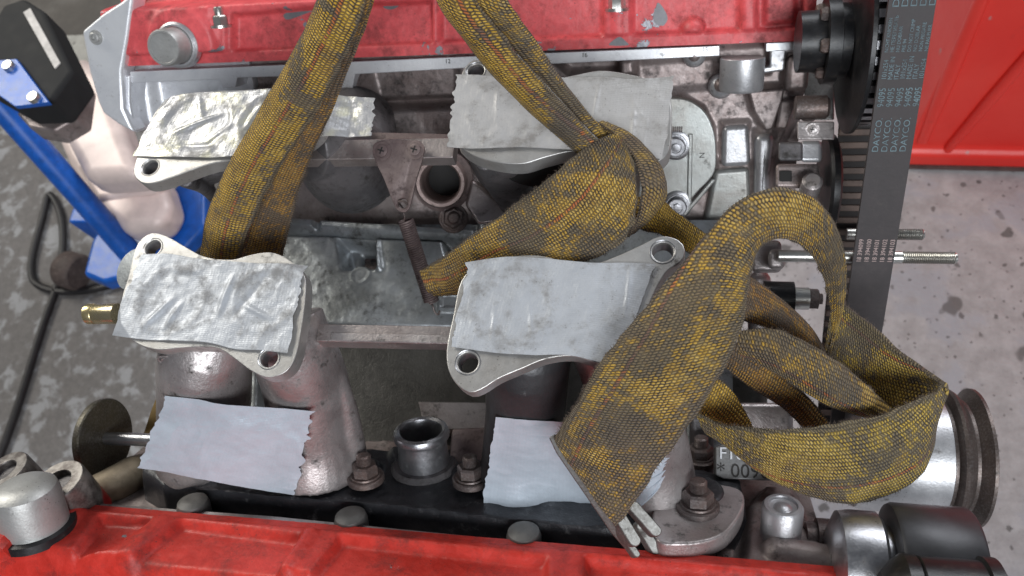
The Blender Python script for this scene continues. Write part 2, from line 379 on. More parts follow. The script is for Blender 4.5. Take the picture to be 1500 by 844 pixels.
M['black'] = plain('black_steel', (.018, .018, .02), .38, .3, .4, dust=(.09, .075, .065))
M['rubber'] = plain('belt_rubber', (.048, .040, .042), .62, 0, .2, dust=(.10, .085, .08), dk=.3)
M['tooth'] = plain('belt_tooth_fabric', (.14, .10, .085), .75, 0, .3, dust=(.04, .03, .028))
M['tooth_dark'] = plain('belt_tooth_side', (.028, .024, .024), .8)
M['print'] = plain('belt_print_ink', (.16, .23, .26), .7, 0, .3, 110, dust=(.045, .042, .045), dk=.95)
M['printpink'] = plain('belt_code_ink', (.55, .42, .40), .7, 0, .2, 500, dust=(.06, .05, .05), dk=.6)
M['graphite'] = plain('anodised_drum', (.055, .055, .06), .42, .4, .15, bump=.08)
M['red'] = red_paint('chipped_skylit_red_paint', .40, (.74, .10, .11))  # paler, pinker than the near cover: sky reflection put into the colour
M['redb'] = red_paint('glossy_red_paint', .0, (.58, .030, .018))
M['plug'] = metal('dull_plug_metal', (.46, .46, .45), (.36, .355, .345), gr=.2, rough=(.4, .55), met=.55, bump=.3)
M['gold'] = metal('yellow_zinc', (.70, .58, .30), (.58, .50, .34), gr=.15, rough=(.2, .35), met=.9, bump=.15)
M['blue'] = plain('blue_enamel', (.010, .105, .47), .35, 0, .2, dust=(.03, .04, .07))
M['web'] = webbing('webbing_dusty', amount=.63)
M['web_y'] = webbing('webbing_yellow', amount=.36, yel=(.66, .38, .022), lit=(.95, .60, .09))
M['web_g'] = webbing('webbing_grimy', amount=.9, yel=(.48, .30, .07), tan=(.22, .11, .06), grime=(.14, .10, .085))
M['web_b'] = webbing('webbing_brown', yel=(.46, .22, .02), lit=(.66, .38, .06), amount=.58, grime=(.105, .068, .052), tan=(.30, .12, .03))
M['web_l'] = webbing('webbing_lime', yel=(.60, .40, .05), lit=(.84, .60, .15), amount=.52)
M['fuzz'] = plain('frayed_fibre', (.115, .085, .065), .9)
M['tape'] = tape_mat('duct_tape_dirty', (.50, .52, .56), .88, met=.35, r0=.34)
M['tape_far'] = tape_mat('duct_tape_dull', (.44, .43, .43), .8, met=.25)
M['tape_yel'] = tape_mat('duct_tape_shiny', (.48, .48, .50), .72, warm=(.62, .60, .47), met=.5, r0=.24)
M['tape_clean'] = tape_mat('duct_tape_clean', (.57, .64, .72), .12, met=.22, r0=.24)  # tape itself is neutral silver; blue sky reflection tinted into the colour
M['hook'] = metal('worn_hook_steel', (.17, .168, .16), (.11, .107, .10), gr=.5, rough=(.4, .55), met=.7, bump=.25)
M['padm'] = metal('grey_cast_pad', (.24, .24, .245), (.18, .175, .17), gr=.3, rough=(.35, .5), met=.5, bump=.3, speck=False)
M['shaded_grease'] = metal('greasy_shaded_slab', (.085, .082, .076), (.045, .043, .04), grime=(.022, .02, .018), gr=.6, rough=(.3, .55), met=.4, bump=.6, speck=False)
M['dome'] = plain('grey_dome', (.14, .135, .13), .55, .3, .2, dust=(.08, .07, .065))
M['pipe'] = metal('tarnished_pipe', (.30, .225, .21), (.20, .15, .14), grime=(.04, .028, .024), gr=.45, rough=(.4, .6), met=.5, bump=.4)
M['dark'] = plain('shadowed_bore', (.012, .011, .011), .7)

# ------------------------------------------------------------------ the ground and what stands behind
S2 = math.sqrt(.5)
EX, EY, EZ = np.eye(3)
def floor_mat(name, c1, c2, blot, bscale, spots, rough=.75):
    k = NT(name); p = k.pos; n1 = k.noise(p, bscale, 6, .62, .3); n2 = k.noise(p, bscale*4, 6, .7); n3 = k.noise(p, 160, 3)
    col = k.mix(k.ramp(n2, .3, .7), c1, c2); col = k.mix(k.m_('MULTIPLY', k.ramp(n1, .5, .62), .8), col, blot)
    if spots:
        for sc, th, am in ((9, .16, .75), (21, .19, .8), (44, .2, .75), (95, .22, .7)):
            o = k.n('ShaderNodeTexVoronoi'); o.inputs['Scale'].default_value = sc; o.inputs['Randomness'].default_value = 1.0
            ad = k.n('ShaderNodeVectorMath', operation='ADD'); k.l(p, ad.inputs[0]); nn = k.n('ShaderNodeTexNoise'); nn.inputs['Scale'].default_value = sc*2.2; k.l(p, nn.inputs['Vector'])
            sc2 = k.n('ShaderNodeVectorMath', operation='SCALE'); k.l(nn.outputs['Color'], sc2.inputs[0]); sc2.inputs['Scale'].default_value = .5/sc; k.l(sc2.outputs[0], ad.inputs[1]); k.l(ad.outputs[0], o.inputs['Vector'])
            rr = k.n('ShaderNodeSeparateColor'); k.l(o.outputs['Color'], rr.inputs[0])
            m = k.m_('MULTIPLY', k.ramp(o.outputs['Distance'], th, th*.7), k.ramp(rr.outputs[0], .45, .7)); col = k.mix(k.m_('MULTIPLY', m, am), col, (.085, .078, .075))
    return k.fin(col, k.m_('ADD', rough-.1, k.m_('MULTIPLY', n2, .2)), 0.0, k.bump(n3, .25, .003, k.bump(n2, .3, .006)))
M['conc'] = floor_mat('spotted_concrete', (.30, .283, .285), (.41, .39, .395), (.33, .33, .36), 9, True)
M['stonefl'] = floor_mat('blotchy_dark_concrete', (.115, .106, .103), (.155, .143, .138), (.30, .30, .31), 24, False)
M['concedge'] = floor_mat('worn_concrete_edge', (.30, .29, .27), (.40, .39, .36), (.2, .19, .18), 9, True)
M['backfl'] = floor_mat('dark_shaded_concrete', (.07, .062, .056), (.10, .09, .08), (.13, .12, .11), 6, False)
def slab(name, x0, x1, y0, y1, z, t, mat):
    b = MB().box(((x0+x1)/2, (y0+y1)/2, z - t/2), EX, EY, EZ, x1-x0, y1-y0, t).build(name, mat); b['kind'] = 'structure'; return b
slab('floor', -0.12, 4.0, -2.0, 4.0, 0.0, .1, M['conc'])
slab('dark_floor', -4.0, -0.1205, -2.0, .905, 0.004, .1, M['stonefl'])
slab('raised_step', -4.0, -0.1205, .907, 1.02, 0.05, .1, M['concedge'])
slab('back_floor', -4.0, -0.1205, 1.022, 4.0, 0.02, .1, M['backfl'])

# red cabinet standing at the back right
rc = thing('red_cabinet', 'bright red painted steel cabinet standing on the spotted concrete floor', 'cabinet', (.62, .95, 0))
P0 = Pz(1338, 246, .004); P1 = Pz(1510, 250, .004); ed = nrm((P1-P0)*(1, 1, 0)); nb = np.array([-ed[1], ed[0], 0])
k = NT('scuffed_red_panel'); p = k.pos; n1 = k.noise(p, 5, 5); n2 = k.noise(p, 30, 6, .7)
c = k.mix(k.ramp(n1, .3, .7), (.74, .022, .014), (.80, .045, .03)); chip = k.ramp(k.vor(p, 14), .10, .07); chip = k.m_('MULTIPLY', chip, k.ramp(n2, .5, .56))
c = k.mix(k.m_('MULTIPLY', chip, .8), c, (.40, .26, .25)); c = k.mix(k.m_('MULTIPLY', k.ramp(n2, .58, .8), .3), c, (.30, .03, .03))
M['cab'] = k.fin(c, k.m_('ADD', .3, k.m_('MULTIPLY', n2, .2)), 0.0, k.bump(n2, .15, .003))
q0 = P0 - ed*.02; H = .75
prof = [(0, .006), (0.0, .035), (.012, .045), (.012, H), (.35, H), (.35, 0)]
for a, b_, nm, pr in ((-.02, 1.1, 'cabinet_body', prof),):
    base = P0 + ed*a
    MB().prism([base + nb*x + EZ*z for x, z in pr], ed*(b_-a)).build(nm, M['cab'], rc, bevel=.006)
# folded diagonal stiffener swages on the panel
for (a, b_) in (((1352, 205), (1446, -20)), ((1384, 222), (1540, 40))):
    A = Pp(*a, P0 + nb*.012, nb); B = Pp(*b_, P0 + nb*.012, nb)
    MB().tube([A, A*.5+B*.5, B], [.008, .010, .008], 12, 20).build('panel_swage', M['cab'], rc)
MB().box(P0 + ed*.52 + nb*.17 + EZ*.0035, ed, nb, EZ, 1.06, .345, .007).build('cabinet_plinth', plain('grimy_plinth', (.10, .055, .05), .8, dust=(.2, .18, .17)), rc)

# gearbox casing and blue stand at the left, standing on the floor
gx = thing('gearbox_casing', 'pale cast aluminium gearbox casing with stepped sides behind the blue tube', 'gearbox', Pz(170, 260, .004))
M['gbx'] = plain('dusty_cast_casing', (.80, .66, .62), .45, .1, .2, 9, dust=(.45, .36, .34))
def blockpx(name, pts, z, h, mat, par, bevel=.006, **kw):
    P = [Pz(x, y, z) for x, y in pts]; return MB().prism(P, (0, 0, -h)).build(name, mat, par, bevel=bevel, **kw)
blockpx('casing_top', [(62, 150), (112, 72), (150, 108), (178, 190), (205, 255), (120, 262), (90, 200)], .36, .06, M['gbx'], gx, .02)
blockpx('casing_body', [(66, 165), (118, 100), (178, 185), (238, 262), (250, 300), (232, 330), (178, 338), (140, 300), (95, 235)], .27, .055, M['gbx'], gx, .02)
blockpx('casing_rib', [(108, 238), (180, 226), (240, 262), (232, 280), (140, 292)], .278, .05, M['gbx'], gx, .01)
bs = thing('engine_stand', 'blue enamelled tubular engine stand with black rubber mount on the floor', 'stand', Pz(200, 360, .004))
A, B = Pz(-60, 85, .50), Pz(215, 398, .19)
MB().tube([A, A*.5+B*.5, B], mpx(21, .98), 24, 12).build('tube', M['blue'], bs)
blockpx('foot_plate', [(120, 402), (133, 352), (150, 322), (185, 318), (240, 300), (258, 268), (300, 262), (300, 330), (262, 372), (215, 398), (150, 415)], .214, .03, M['blue'], bs, .008)
MB().box(Pz(215, 350, .10) + np.array([-.03, .02, 0]), EX, EY, EZ, .08, .08, .20).build('leg', M['blue'], bs, bevel=.004)
P = Pz(106, 397, .03); MB().lathe(P, nrm((1, -.25, 0)), [(0, -.02), (.03, -.02), (.034, -.014), (.034, .014), (.03, .02), (0, .02)], 28).build('caster', plain('worn_caster', (.07, .05, .045), .7, dust=(.3, .25, .22)), bs)
blockpx('rubber_mount', [(-40, 80), (4, 6), (34, -4), (62, 14), (106, 104), (72, 150), (20, 152), (-40, 118)], .55, .045, plain('black_rubber', (.010, .010, .011), .8), bs, .006)
blockpx('steel_pad', [(22, 164), (70, 156), (108, 110), (120, 118), (112, 172), (78, 192), (42, 186)], .50, .03, M['head'], bs, .004)
blockpx('label_strip', [(34, 18), (44, 12), (88, 92), (80, 100)], .5515, .002, plain('pale_label', (.55, .52, .50), .6), bs, 0)
blockpx('bracket_plate', [(-30, 90), (24, 86), (72, 150), (22, 156), (-30, 120)], .556, .006, M['blue'], bs, .001)
for x, y in ((15, 99), (52, 145)):
    MB().lathe(Pz(x, y, .556), EZ, [(0, .006), (.006, .006), (.007, .003), (.007, 0), (0, 0)], 12).build('bolt', M['zinc'], bs)
# hose and dark trunking behind the engine
MB().tube([Pz(250, 5, .18), Pz(330, -5, .16), Pz(420, 0, .14), Pz(560, -30, .14)], .045, 20, 30).build('hose', plain('dark_hose', (.03, .03, .035), .5))
tag(bpy.data.objects['hose'], 'thick dark hose lying behind the red cam cover', 'hose')
cb = [(-80, 860), (10, 640), (62, 480), (88, 400), (90, 320), (72, 285), (62, 320), (46, 385), (52, 415), (100, 428), (175, 415), (260, 385), (330, 340)]
MB().tube([Pz(x, y, .012) for x, y in cb], .0065, 10, 120).build('cable', plain('black_cable', (.016, .014, .015), .5))
tag(bpy.data.objects['cable'], 'thin black cable looped over the dark blotchy floor', 'cable')

# ------------------------------------------------------------------ the engine
eng = thing('engine', 'old V engine with chipped red cam covers and bare cast intake runners', 'engine', (-.16, .2186, .40))
FO, FV, FN = np.array([0, .3988, .71]), np.array([0, S2, S2]), np.array([0, -S2, S2])       # bank leaning away
NO, NV, NN = np.array([0, .0384, .71]), np.array([0, -S2, S2]), np.array([0, S2, S2])       # bank leaning to the camera
def fp(px, py, h=0): return Pp(px, py, FO + FN*h, FN)
def np_(px, py, h=0): return Pp(px, py, NO + NN*h, NN)
def onplane_prism(pts, plane, h, t):
    O, n = (FO, FN) if plane == 'F' else (NO, NN)
    return [Pp(x, y, O + n*h, n) for x, y in pts], -n*t
def circ(px, py, rx, ry, n=28, a0=0, a1=360):
    return [(px + rx*math.cos(math.radians(a0+(a1-a0)*i/n)), py + ry*math.sin(math.radians(a0+(a1-a0)*i/n))) for i in range(n)]
def stud_nut(par, p, ax, r, stud=1.6, flange=True, mat='nut', name='nut', washer=1.55):
    m = MB(); p = np.asarray(p, float); h = r*1.05
    m.lathe(p, ax, [(0, -.002), (r*washer, -.002), (r*washer, r*.18), (r*washer*.93, r*.26), (0, r*.26)], 28)
    if flange: m.lathe(p, ax, [(0, r*.2), (r*1.28, r*.2), (r*1.22, r*.4), (0, r*.42)], 28)
    m.lathe(p, ax, [(0, r*.3), (r*1.02, r*.3), (r*1.12, r*.45), (r*1.12, h+r*.1), (r*.95, h+r*.28), (0, h+r*.28)], 6)
    k = 9; pr = [(0, h)]
    for i in range(k): a = h + r*.1 + i*(stud*r*.62)/k; pr += [(r*.62, a), (r*.55, a + .45*stud*r*.62/k)]
    pr += [(r*.45, pr[-1][1] + r*.06), (0, pr[-1][1] + r*.07)]
    m.lathe(p, ax, pr, 18)
    return m.build(name, M[mat], par, smooth=30)
def cap_screw(par, p, ax, r, mat='steel', name='bolt', cross=False):
    m = MB(); m.lathe(p, ax, [(0, -.001), (r*1.5, -.001), (r*1.5, r*.2), (0, r*.2)], 24)
    if cross:
        a_ = nrm(np.cross(ax, (.3, 1, .2))); b_ = np.cross(ax, a_); w_ = MB()
        for q_ in ((a_, b_), (b_, a_)): w_.box(np.asarray(p) + np.asarray(ax)*r*.585, q_[0], q_[1], ax, r*1.1, r*.22, r*.1)
        w_.build('screw_slot', M['dark'], par)
    if cross: m.lathe(p, ax, [(0, r*.1), (r, r*.1), (r*.95, r*.45), (r*.5, r*.6), (0, r*.62)], 24)
    else: m.lathe(p, ax, [(0, r*.1), (r, r*.1), (r, r*.9), (r*.88, r), (r*.52, r), (r*.5, r*.45), (0, r*.45)], 24)
    return m.build(name, M[mat], par, smooth=30)

# ---- crankcase body below (carries heads)
m = MB(); m.prism([(-.335, .30, .60), (-.335, .14, .60), (-.335, .10, .50), (-.335, .12, .18), (-.335, .32, .18), (-.335, .34, .50)], (.37, 0, 0))
m.build('crankcase', M['head'], eng, bevel=.004)
m = MB(); m.prism([(-.32, .13, .18), (-.32, .31, .18), (-.32, .29, .02), (-.32, .15, .02)], (.34, 0, 0)); m.build('sump', M['runner'], eng, bevel=.01)
for sgn, (O, v, n) in ((1, (FO, FV, FN)), (-1, (NO, NV, NN))):
    pass

# ---- far cylinder head
hf = HF(FO, EX, FV, FN, (-.463, .094), (-.150, -.0005), .0011)
hf.H[:] = -.016
hf.H += .0025*fbm(hf.U/.05, hf.V/.05, 11, 3)
hf.lvl([(150, 200), (195, 190), (345, 128), (345, 112), (190, 110)], -.016, .003)
hf.lvl([(200, 118), (322, 112), (300, 150), (255, 190), (215, 205)], -.026, .006)         # bright cavity
hf.lvl([(322, 98), (347, 96), (347, 132), (322, 150)], -.003, .003)                        # web
hf.lvl([(348, 112), (425, 108), (425, 131), (350, 133)], -.022, .003)
hf.lvl([(497, 96), (523, 95), (523, 160), (480, 165)], -.004, .003)
hf.lvl([(525, 102), (662, 96), (662, 150), (540, 158)], -.024, .005)                        # dark recess
hf.line((545, 160), (660, 155), .0035, -.034, .003, 'lvl')
hf.lvl([(530, 170), (665, 166), (665, 205), (520, 208)], -.014, .006)
hf.lvl([(905, 88), (935, 86), (935, 112), (905, 115)], -.004, .003)
hf.lvl([(805, 92), (905, 87), (905, 110), (830, 112)], -.030, .003)
# right-hand castings
hf.lvl([(935, 82), (1190, 60), (1190, 140), (1140, 230), (1128, 345), (930, 345)], -.010, .004)
hf.lvl([(930, 95), (1050, 85), (1050, 130), (940, 140)], -.0135, .004)
hf.lvl([(1135, 75), (1188, 72), (1186, 138), (1140, 142)], -.002, .003)                     # upright ridge block
hf.lvl([(1125, 62), (1190, 58), (1190, 72), (1150, 76), (1146, 105), (1090, 112), (1090, 100), (1128, 96)], .002, .002)   # bright L ridge
hf.lvl([(1100, 108), (1130, 112), (1136, 80), (1150, 78), (1150, 132), (1100, 130)], -.016, .002)
hf.lvl([(1093, 132), (1150, 130), (1168, 150), (1150, 190), (1120, 192), (1103, 165)], -.004, .003)
hf.lvl([(1142, 148), (1166, 146), (1152, 188), (1138, 188)], -.001, .002)
hf.lvl([(960, 150), (1000, 143), (1030, 160), (1045, 190), (1050, 250), (1010, 300), (985, 338), (940, 338)], -.0015, .0025)   # D plate
hf.lvl([(970, 165), (1000, 160), (1022, 176), (1035, 200), (1038, 245), (1005, 285), (980, 320), (950, 320)], -.0035, .0015)
hf.line((1012, 195), (1010, 300), .0016, .0025, .0015)
hf.line((970, 262), (1045, 260), .0004, -.0012, .0005)
hf.line((1048, 262), (1000, 310), .002, .003, .002)
hf.lvl([(1058, 182), (1098, 180), (1098, 238), (1056, 240)], -.006, .0025)
hf.lvl([(1104, 196), (1134, 194), (1130, 330), (1104, 330)], -.005, .004)
hf.lvl([(1046, 250), (1098, 246), (1098, 330), (1030, 335)], -.011, .004)
for (x, y, r, h) in ((1017, 82, .0065, .006), (1056, 126, .0075, .007), (1140, 300, .006, .005)):
    u, v = hf.uv(x, y); d = np.sqrt((hf.U-u)**2+(hf.V-v)**2); hf.H = np.where(d < r, np.maximum(hf.H, -.012 + .016*np.sqrt(np.clip(1-(d/r)**2, 0, 1))), hf.H)
hf.blur(1)
cutc = hf.U[0] >= -.352; hl = HF(FO, EX, FV, FN, (-.463, -.3525), (-.052, -.0005), .0011); hl.H[:] = -.016
hl.lvl([(200, 118), (322, 112), (300, 150), (255, 190), (215, 205)], -.026, .006)
for nm_ in ('U', 'V', 'H'): setattr(hf, nm_, getattr(hf, nm_)[:, cutc])
head = hf.build('cylinder_head', M['head'], eng, .05); hl.build('head_end', M['rail'], head, .03)
# pale machined rail under the red cover
def strip(name, plane, pts, h, t, mat, par, bevel=.0006):
    P, v = onplane_prism(pts, plane, h, t); return MB().prism(P, v).build(name, mat, par, bevel=bevel)
strip('gasket_rail', 'F', [(190, 105), (420, 95), (700, 82), (1054, 67), (1054, 82), (935, 88), (700, 99), (520, 109), (516, 130), (500, 132), (496, 110), (420, 112), (347, 114), (345, 128), (326, 130), (320, 116), (192, 122)], .0035, .02, M['rail'], head)
strip('gasket_rail', 'F', [(1122, 63), (1189, 60), (1189, 72), (1122, 76)], .0038, .02, M['rail'], head)
for (xs, ys, tx) in ((660, 97, '12'), (858, 87, '16'), (1034, 77, '15')): pass
m = MB(); p = fp(1088, 84, .004); m.lathe(p - FV*.012, FV, [(0, -.012), (.0150, -.012), (.016, -.010), (.016, .012), (0, .012)], 32); m.build('stud_boss', M['bright'], head, bevel=.0005)
strip('inspection_plate', 'F', smoothpoly([(950, 150), (985, 144), (1010, 148), (1032, 164), (1045, 190), (1049, 220), (1046, 254), (1020, 284), (995, 318), (985, 340), (940, 340), (938, 250)], 60), .0005, .012, M['valley_l'], head, .0012)
strip('plate_rib', 'F', [(1008, 196), (1015, 196), (1013, 300), (1006, 305)], .0022, .004, M['valley_l'], head, .0012)
strip('plate_lip', 'F', [(1043, 262), (1049, 264), (1004, 318), (998, 314)], .0025, .004, M['valley_l'], head, .0012)
strip('cast_pad', 'F', [(1058, 186), (1097, 183), (1100, 236), (1098, 244), (1056, 246)], -.002, .02, M['bright'], head, .0055)
strip('cast_pad', 'F', [(1105, 198), (1135, 196), (1128, 262), (1130, 330), (1104, 332)], -.0015, .02, M['bright'], head, .006)
strip('cast_pad', 'F', [(1046, 250), (1098, 246), (1100, 330), (1028, 338)], -.004, .02, M['valley_l'], head, .004)
strip('cast_web', 'F', [(1128, 64), (1189, 62), (1189, 74), (1152, 78), (1149, 104), (1095, 112), (1092, 102), (1127, 97)], .003, .02, M['bright'], head, .0018)
strip('cast_web', 'F', [(1096, 134), (1150, 130), (1146, 150), (1132, 190), (1122, 193), (1104, 164)], .000, .02, M['head'], head, .002)
strip('cast_web', 'F', [(1144, 148), (1168, 146), (1152, 190), (1136, 190)], .003, .02, M['head'], head, .002)
strip('cast_block', 'F', [(1152, 82), (1188, 78), (1184, 136), (1150, 138)], .003, .02, M['head'], head, .005)
for x, y, r in ((1017, 82, .0085), (1056, 126, .0095), (1142, 300, .007)): MB().sphere(fp(x, y, -.008), r, 28).build('cast_boss', M['bright'], head)
for x, y in ((990, 213), (992, 300)):
    mm = MB(); c_ = fp(x, y, .0005); mm.lathe(c_, FN, [(0, -.001), (.0115, -.001), (.0115, .001), (.0095, .0018), (0, .0018)], 32); mm.lathe(c_, FN, [(0, 0), (.0092, 0), (.0088, .003), (0, .003)], 32); mm.lathe(c_, FN, [(0, .001), (.0075, .001), (.0075, .0075), (.0066, .0085), (.0045, .0085), (.0042, .0072), (.0032, .0072), (.0030, .0095), (0, .0098)], 6 if False else 24)
    mm.build('flange_nut', M['steel'], head)
m = MB(); p = fp(990, 190, -.002)
for i in range(7): m.lathe(p + EX*(i-3)*.0015, EX, [(0, -.0005), (.004, -.0005), (.004, .0003), (0, .0005)], 14)
m.build('thread_stub', M['nut'], head)
# left end plate of the far head
m = MB(); m.prism([fp(x, y, .012) for x, y in [(119, 46), (150, 20), (178, 2), (196, -14), (186, 60), (178, 105), (180, 160), (197, 196), (172, 182), (150, 166), (143, 150), (130, 105)]], -FN*.02)
ep = m.build('end_plate', M['rail'], head, bevel=.003)
m = MB(); m.prism([fp(x, y, .006) for x, y in [(176, 112), (190, 110), (190, 150), (194, 176), (200, 196), (190, 190), (180, 165)]], -FN*.03); m.build('end_flange', M['rail'], head, bevel=.002)
hfp = [(x, y) for x, y in [(128, 52), (178, 14), (172, 105), (174, 150), (152, 150), (140, 105)]]
cap_screw(head, fp(141, 55, .012), FN, .004, 'plug', 'plug_screw')

# ---- far cam cover (red)
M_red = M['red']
cv = HF(FO, EX, FV, FN, (-.466, .0955), (.0005, .085), .0011)
lip = .003
cv.H[:] = .006
for poly in ([(345, 22), (480, 10), (634, 2), (636, 70), (345, 84)], [(646, -40), (884, -40), (884, 58), (646, 69)], [(926, -40), (1084, -40), (1084, 49), (926, 56)]):
    cv.lvl(poly, -.0015, .0025)
cv.lvl([(1112, -40), (1172, -40), (1172, 36), (1112, 42)], .001, .002, .002); cv.lvl([(1122, -40), (1162, -40), (1162, 28), (1122, 33)], .005, .002, .001)
cv.line((1094, -40), (1097, 50), .004, .0075, .002, 'lvl')
cv.lvl([(160, 98), (170, -40), (318, -40), (322, 90)], .010, .004)
cv.disc(278, 62, .030, .014, .004)
cv.cyl((322, 30), (324, 92), .0075, .002); cv.cyl((904, 5), (907, 60), .0078, .0)
u, v = cv.uv(1015, 44); d = np.sqrt((cv.U-u)**2+(cv.V-v)**2); cv.H = np.maximum(cv.H, np.where(d < .0085, .0105*np.sqrt(np.clip(1-(d/.0085)**2, 0, 1)), -9))
for pth in ([(440, 40), (470, 12), (500, 10)], [(548, 60), (640, 55)]): pass
V0 = cv.V; m = sstep(.0085, .0105, V0); cv.H = cv.H*m + .0045*(1-m)                     # sealing lip
m = sstep(.043, .050, V0); cv.H = cv.H - m*m*.03                                          # rolls over to the top
cv.blur(1)
cov = cv.build('cam_cover', M_red, eng, .03); cov['label'] = 'cam cover in chipped red paint, sky reflection coloured in as paler pink'
M['bare'] = plain('bare_grey_metal', (.20, .20, .215), .5, .4, .25)
for pts in ([(964, 4), (973, 14), (978, 28), (972, 37), (962, 36), (957, 27), (960, 14)], [(415, 22), (432, 14), (462, 8), (468, 11), (448, 20), (420, 29)], [(560, 6), (575, 2), (584, 8), (574, 14), (563, 12)], [(388, 76), (430, 72), (432, 80), (392, 83)]):
    strip('paint_chip', 'F', smoothpoly(pts, 30), -.0009, .003, M['bare'], cov, 0)
strip('paint_chip', 'F', smoothpoly([(892, 66), (900, 58), (908, 54), (916, 60), (921, 66)], 24), .0049, .003, M['bare'], cov, 0)
m = MB(); p = fp(262, 66, .012); m.lathe(p, FN, [(0, -.004), (.0142, -.004), (.0142, .021), (.0132, .0225), (.0118, .0225), (.0112, .0216), (0, .0216)], 44); m.build('core_plug', M['plug'], cov)
m = MB(); m.lathe(p, FN, [(.0148, -.003), (.0185, -.003), (.0182, .003), (.0165, .0045), (.0148, .0045), (.0148, -.003)], 44); m.build('plug_seat', M['bright'], cov)
for x, y in ((323, 33), (904, 8)):
    p = fp(x, y, .007); mm = MB(); mm.lathe(p, FV, [(0, -.004), (.0085, -.004), (.0085, -.002), (0, -.002)], 24); mm.lathe(p, FV, [(0, -.003), (.0062, -.003), (.0062, .004), (.005, .0055), (0, .0055)], 6)
    mm.lathe(p, FV, [(0, .004), (.0036, .004), (.0036, .011), (.003, .012), (0, .012)], 16); mm.build('cover_nut', M['zinc'], cov)

# ---- valley floor between the banks
vz = .622
va = HF((0, 0, vz), EX, EY, EZ, (-.345, .045), (.118, .30), .0012)
va.H += .0008*fbm(va.U/.04, va.V/.04, 5, 3)
va.lvl([(380, 318), (700, 338), (700, 262), (380, 262)], -.010, .002)
va.lvl([(425, 322), (462, 324), (462, 337), (424, 335)], .006, .001); va.lvl([(470, 324), (695, 338), (695, 350), (470, 337)], .004, .001)
va.line((410, 341), (700, 353), .0012, -.006, .001)
va.lvl([(497, 352), (548, 352), (548, 390), (505, 392)], -.018, .004); va.lvl([(520, 362), (545, 362), (545, 385), (522, 385)], -.024, .002)
va.line((551, 354), (556, 393), .002, .004, .002)
va.lvl([(650, 352), (690, 353), (690, 372), (655, 374)], -.014, .003)
va.disc(528, 402, .0085, .0012, .0006); va.disc(528, 402, .0072, .0003, .0006)
va.lvl([(643, 430), (700, 430), (700, 456), (643, 456)], .005, .001); va.lvl([(648, 434), (700, 434), (700, 452), (648, 452)], .002, .001)
va.lvl([(380, 478), (1000, 490), (1000, 640), (380, 640)], -.012, .004)
va.blur(1)
valley = va.build('valley_cover', M['valley'], eng, .02)
MB().prism([Pz(x, y, .6165) for x, y in [(452, 503), (1010, 518), (1010, 690), (400, 690)]], (0, 0, -.02)).build('lower_dark_slab', M['shaded_grease'], valley, bevel=.002)  # dark slab below the link bar, grime and valley shade in its colour
MB().prism([Pz(x, y, .640) for x, y in [(612, 588), (742, 590), (742, 632), (622, 628)]], (0, 0, -.03)).build('oil_baffle', M['runner'], valley, bevel=.001)

# ---- near head + base plates
nh = HF(NO, EX, NV, NN, (-.40, .092), (-.12, -.0005), .0012)
nh.H[:] = -.014; nh.H += .0015*fbm(nh.U/.03, nh.V/.03, 9, 3)
nh.lvl([(1090, 800), (1095, 730), (1120, 700), (1165, 700), (1180, 760), (1215, 790), (1215, 836), (1080, 825)], -.004, .004)
nh.cyl((1140, 800), (1215, 812), .010, -.006)
nh.lvl([(1024, 790), (1080, 795), (1078, 822), (1022, 816)], -.0035, .0012)
nh.blur(1)
nhead = nh.build('cylinder_head', M['head'], eng, .06)
# narrow grey gasket edge of the near head
P, v_ = onplane_prism([(128, 736), (400, 756), (700, 786), (1000, 816), (1218, 834), (1218, 841), (1000, 824), (700, 795), (400, 766), (126, 746)], 'N', .0015, .012)
MB().prism(P, v_).build('gasket_rail', M['runner'], nhead, bevel=.0005)
# intake base plate, painted black, follows the bank
bp = HF(NO, EX, NV, NN, (-.362, .052), (-.078, -.008), .0011)
bp.H[:] = .006
edge = [(208, 706), (240, 724), (420, 742), (560, 752), (720, 771), (880, 788), (1000, 797), (1060, 780), (1092, 745), (1086, 715), (1000, 690), (800, 650), (600, 640), (400, 610), (215, 660)]
m_ = bp.mask(edge, .0012); bp.H = bp.H*m_ + (-.016)*(1-m_)
bp.line((230, 735), (1000, 802), .0025, -.004, .002)
for (x, y, r, h) in ((535, 702, .012, .0105), (690, 704, .012, .0105), (1022, 748, .0165, .0135), (622, 672, .0235, .010)): bp.disc(x, y, r, h, .0022)
bp.lvl([(940, 790), (945, 730), (1000, 700), (1080, 712), (1092, 748), (1060, 785), (1000, 800)], .008, .004)
for (x, y, r, h) in ((1022, 745, .0165, .0145),): bp.disc(x, y, r, h, .003)
bp.lvl([(212, 700), (232, 715), (320, 720), (320, 700), (225, 690)], .009, .003)
bp.H += .0006*fbm(bp.U/.012, bp.V/.012, 4, 3); bp.blur(1)
base = bp.build('intake_base', M['blackbase'], eng, .002)
for x, y, r in ((536, 700, .0078), (690, 702, .0078), (1022, 742, .0082)): stud_nut(base, np_(x, y, .0115 if x < 1000 else .0145), nrm((0, .74, .67)), r, 1.7)
stud_nut(nhead, Pd(1026, 672, .54), nrm((0, .74, .67)), .0075, 1.7, mat='nut')
strip('runner_foot', 'N', smoothpoly([(962, 790), (958, 745), (990, 714), (1030, 708), (1072, 712), (1089, 722), (1088, 746), (1068, 776), (1042, 790), (1000, 796)], 60), .0135, .012, M['runner'], base, .004)
# grey bolt domes along the gasket edge
for x, y, r in ((286, 752, .0105), (516, 773, .0105), (768, 797, .0105)):
    p = np_(x, y, -.004); MB().lathe(p, nrm(NN), [(0, -.02), (r, -.02), (r, .006), (r*.9, .0095), (r*.6, .0115), (.0025, .012), (0, .0115)], 32).build('bolt_dome', M['dome'], nhead)
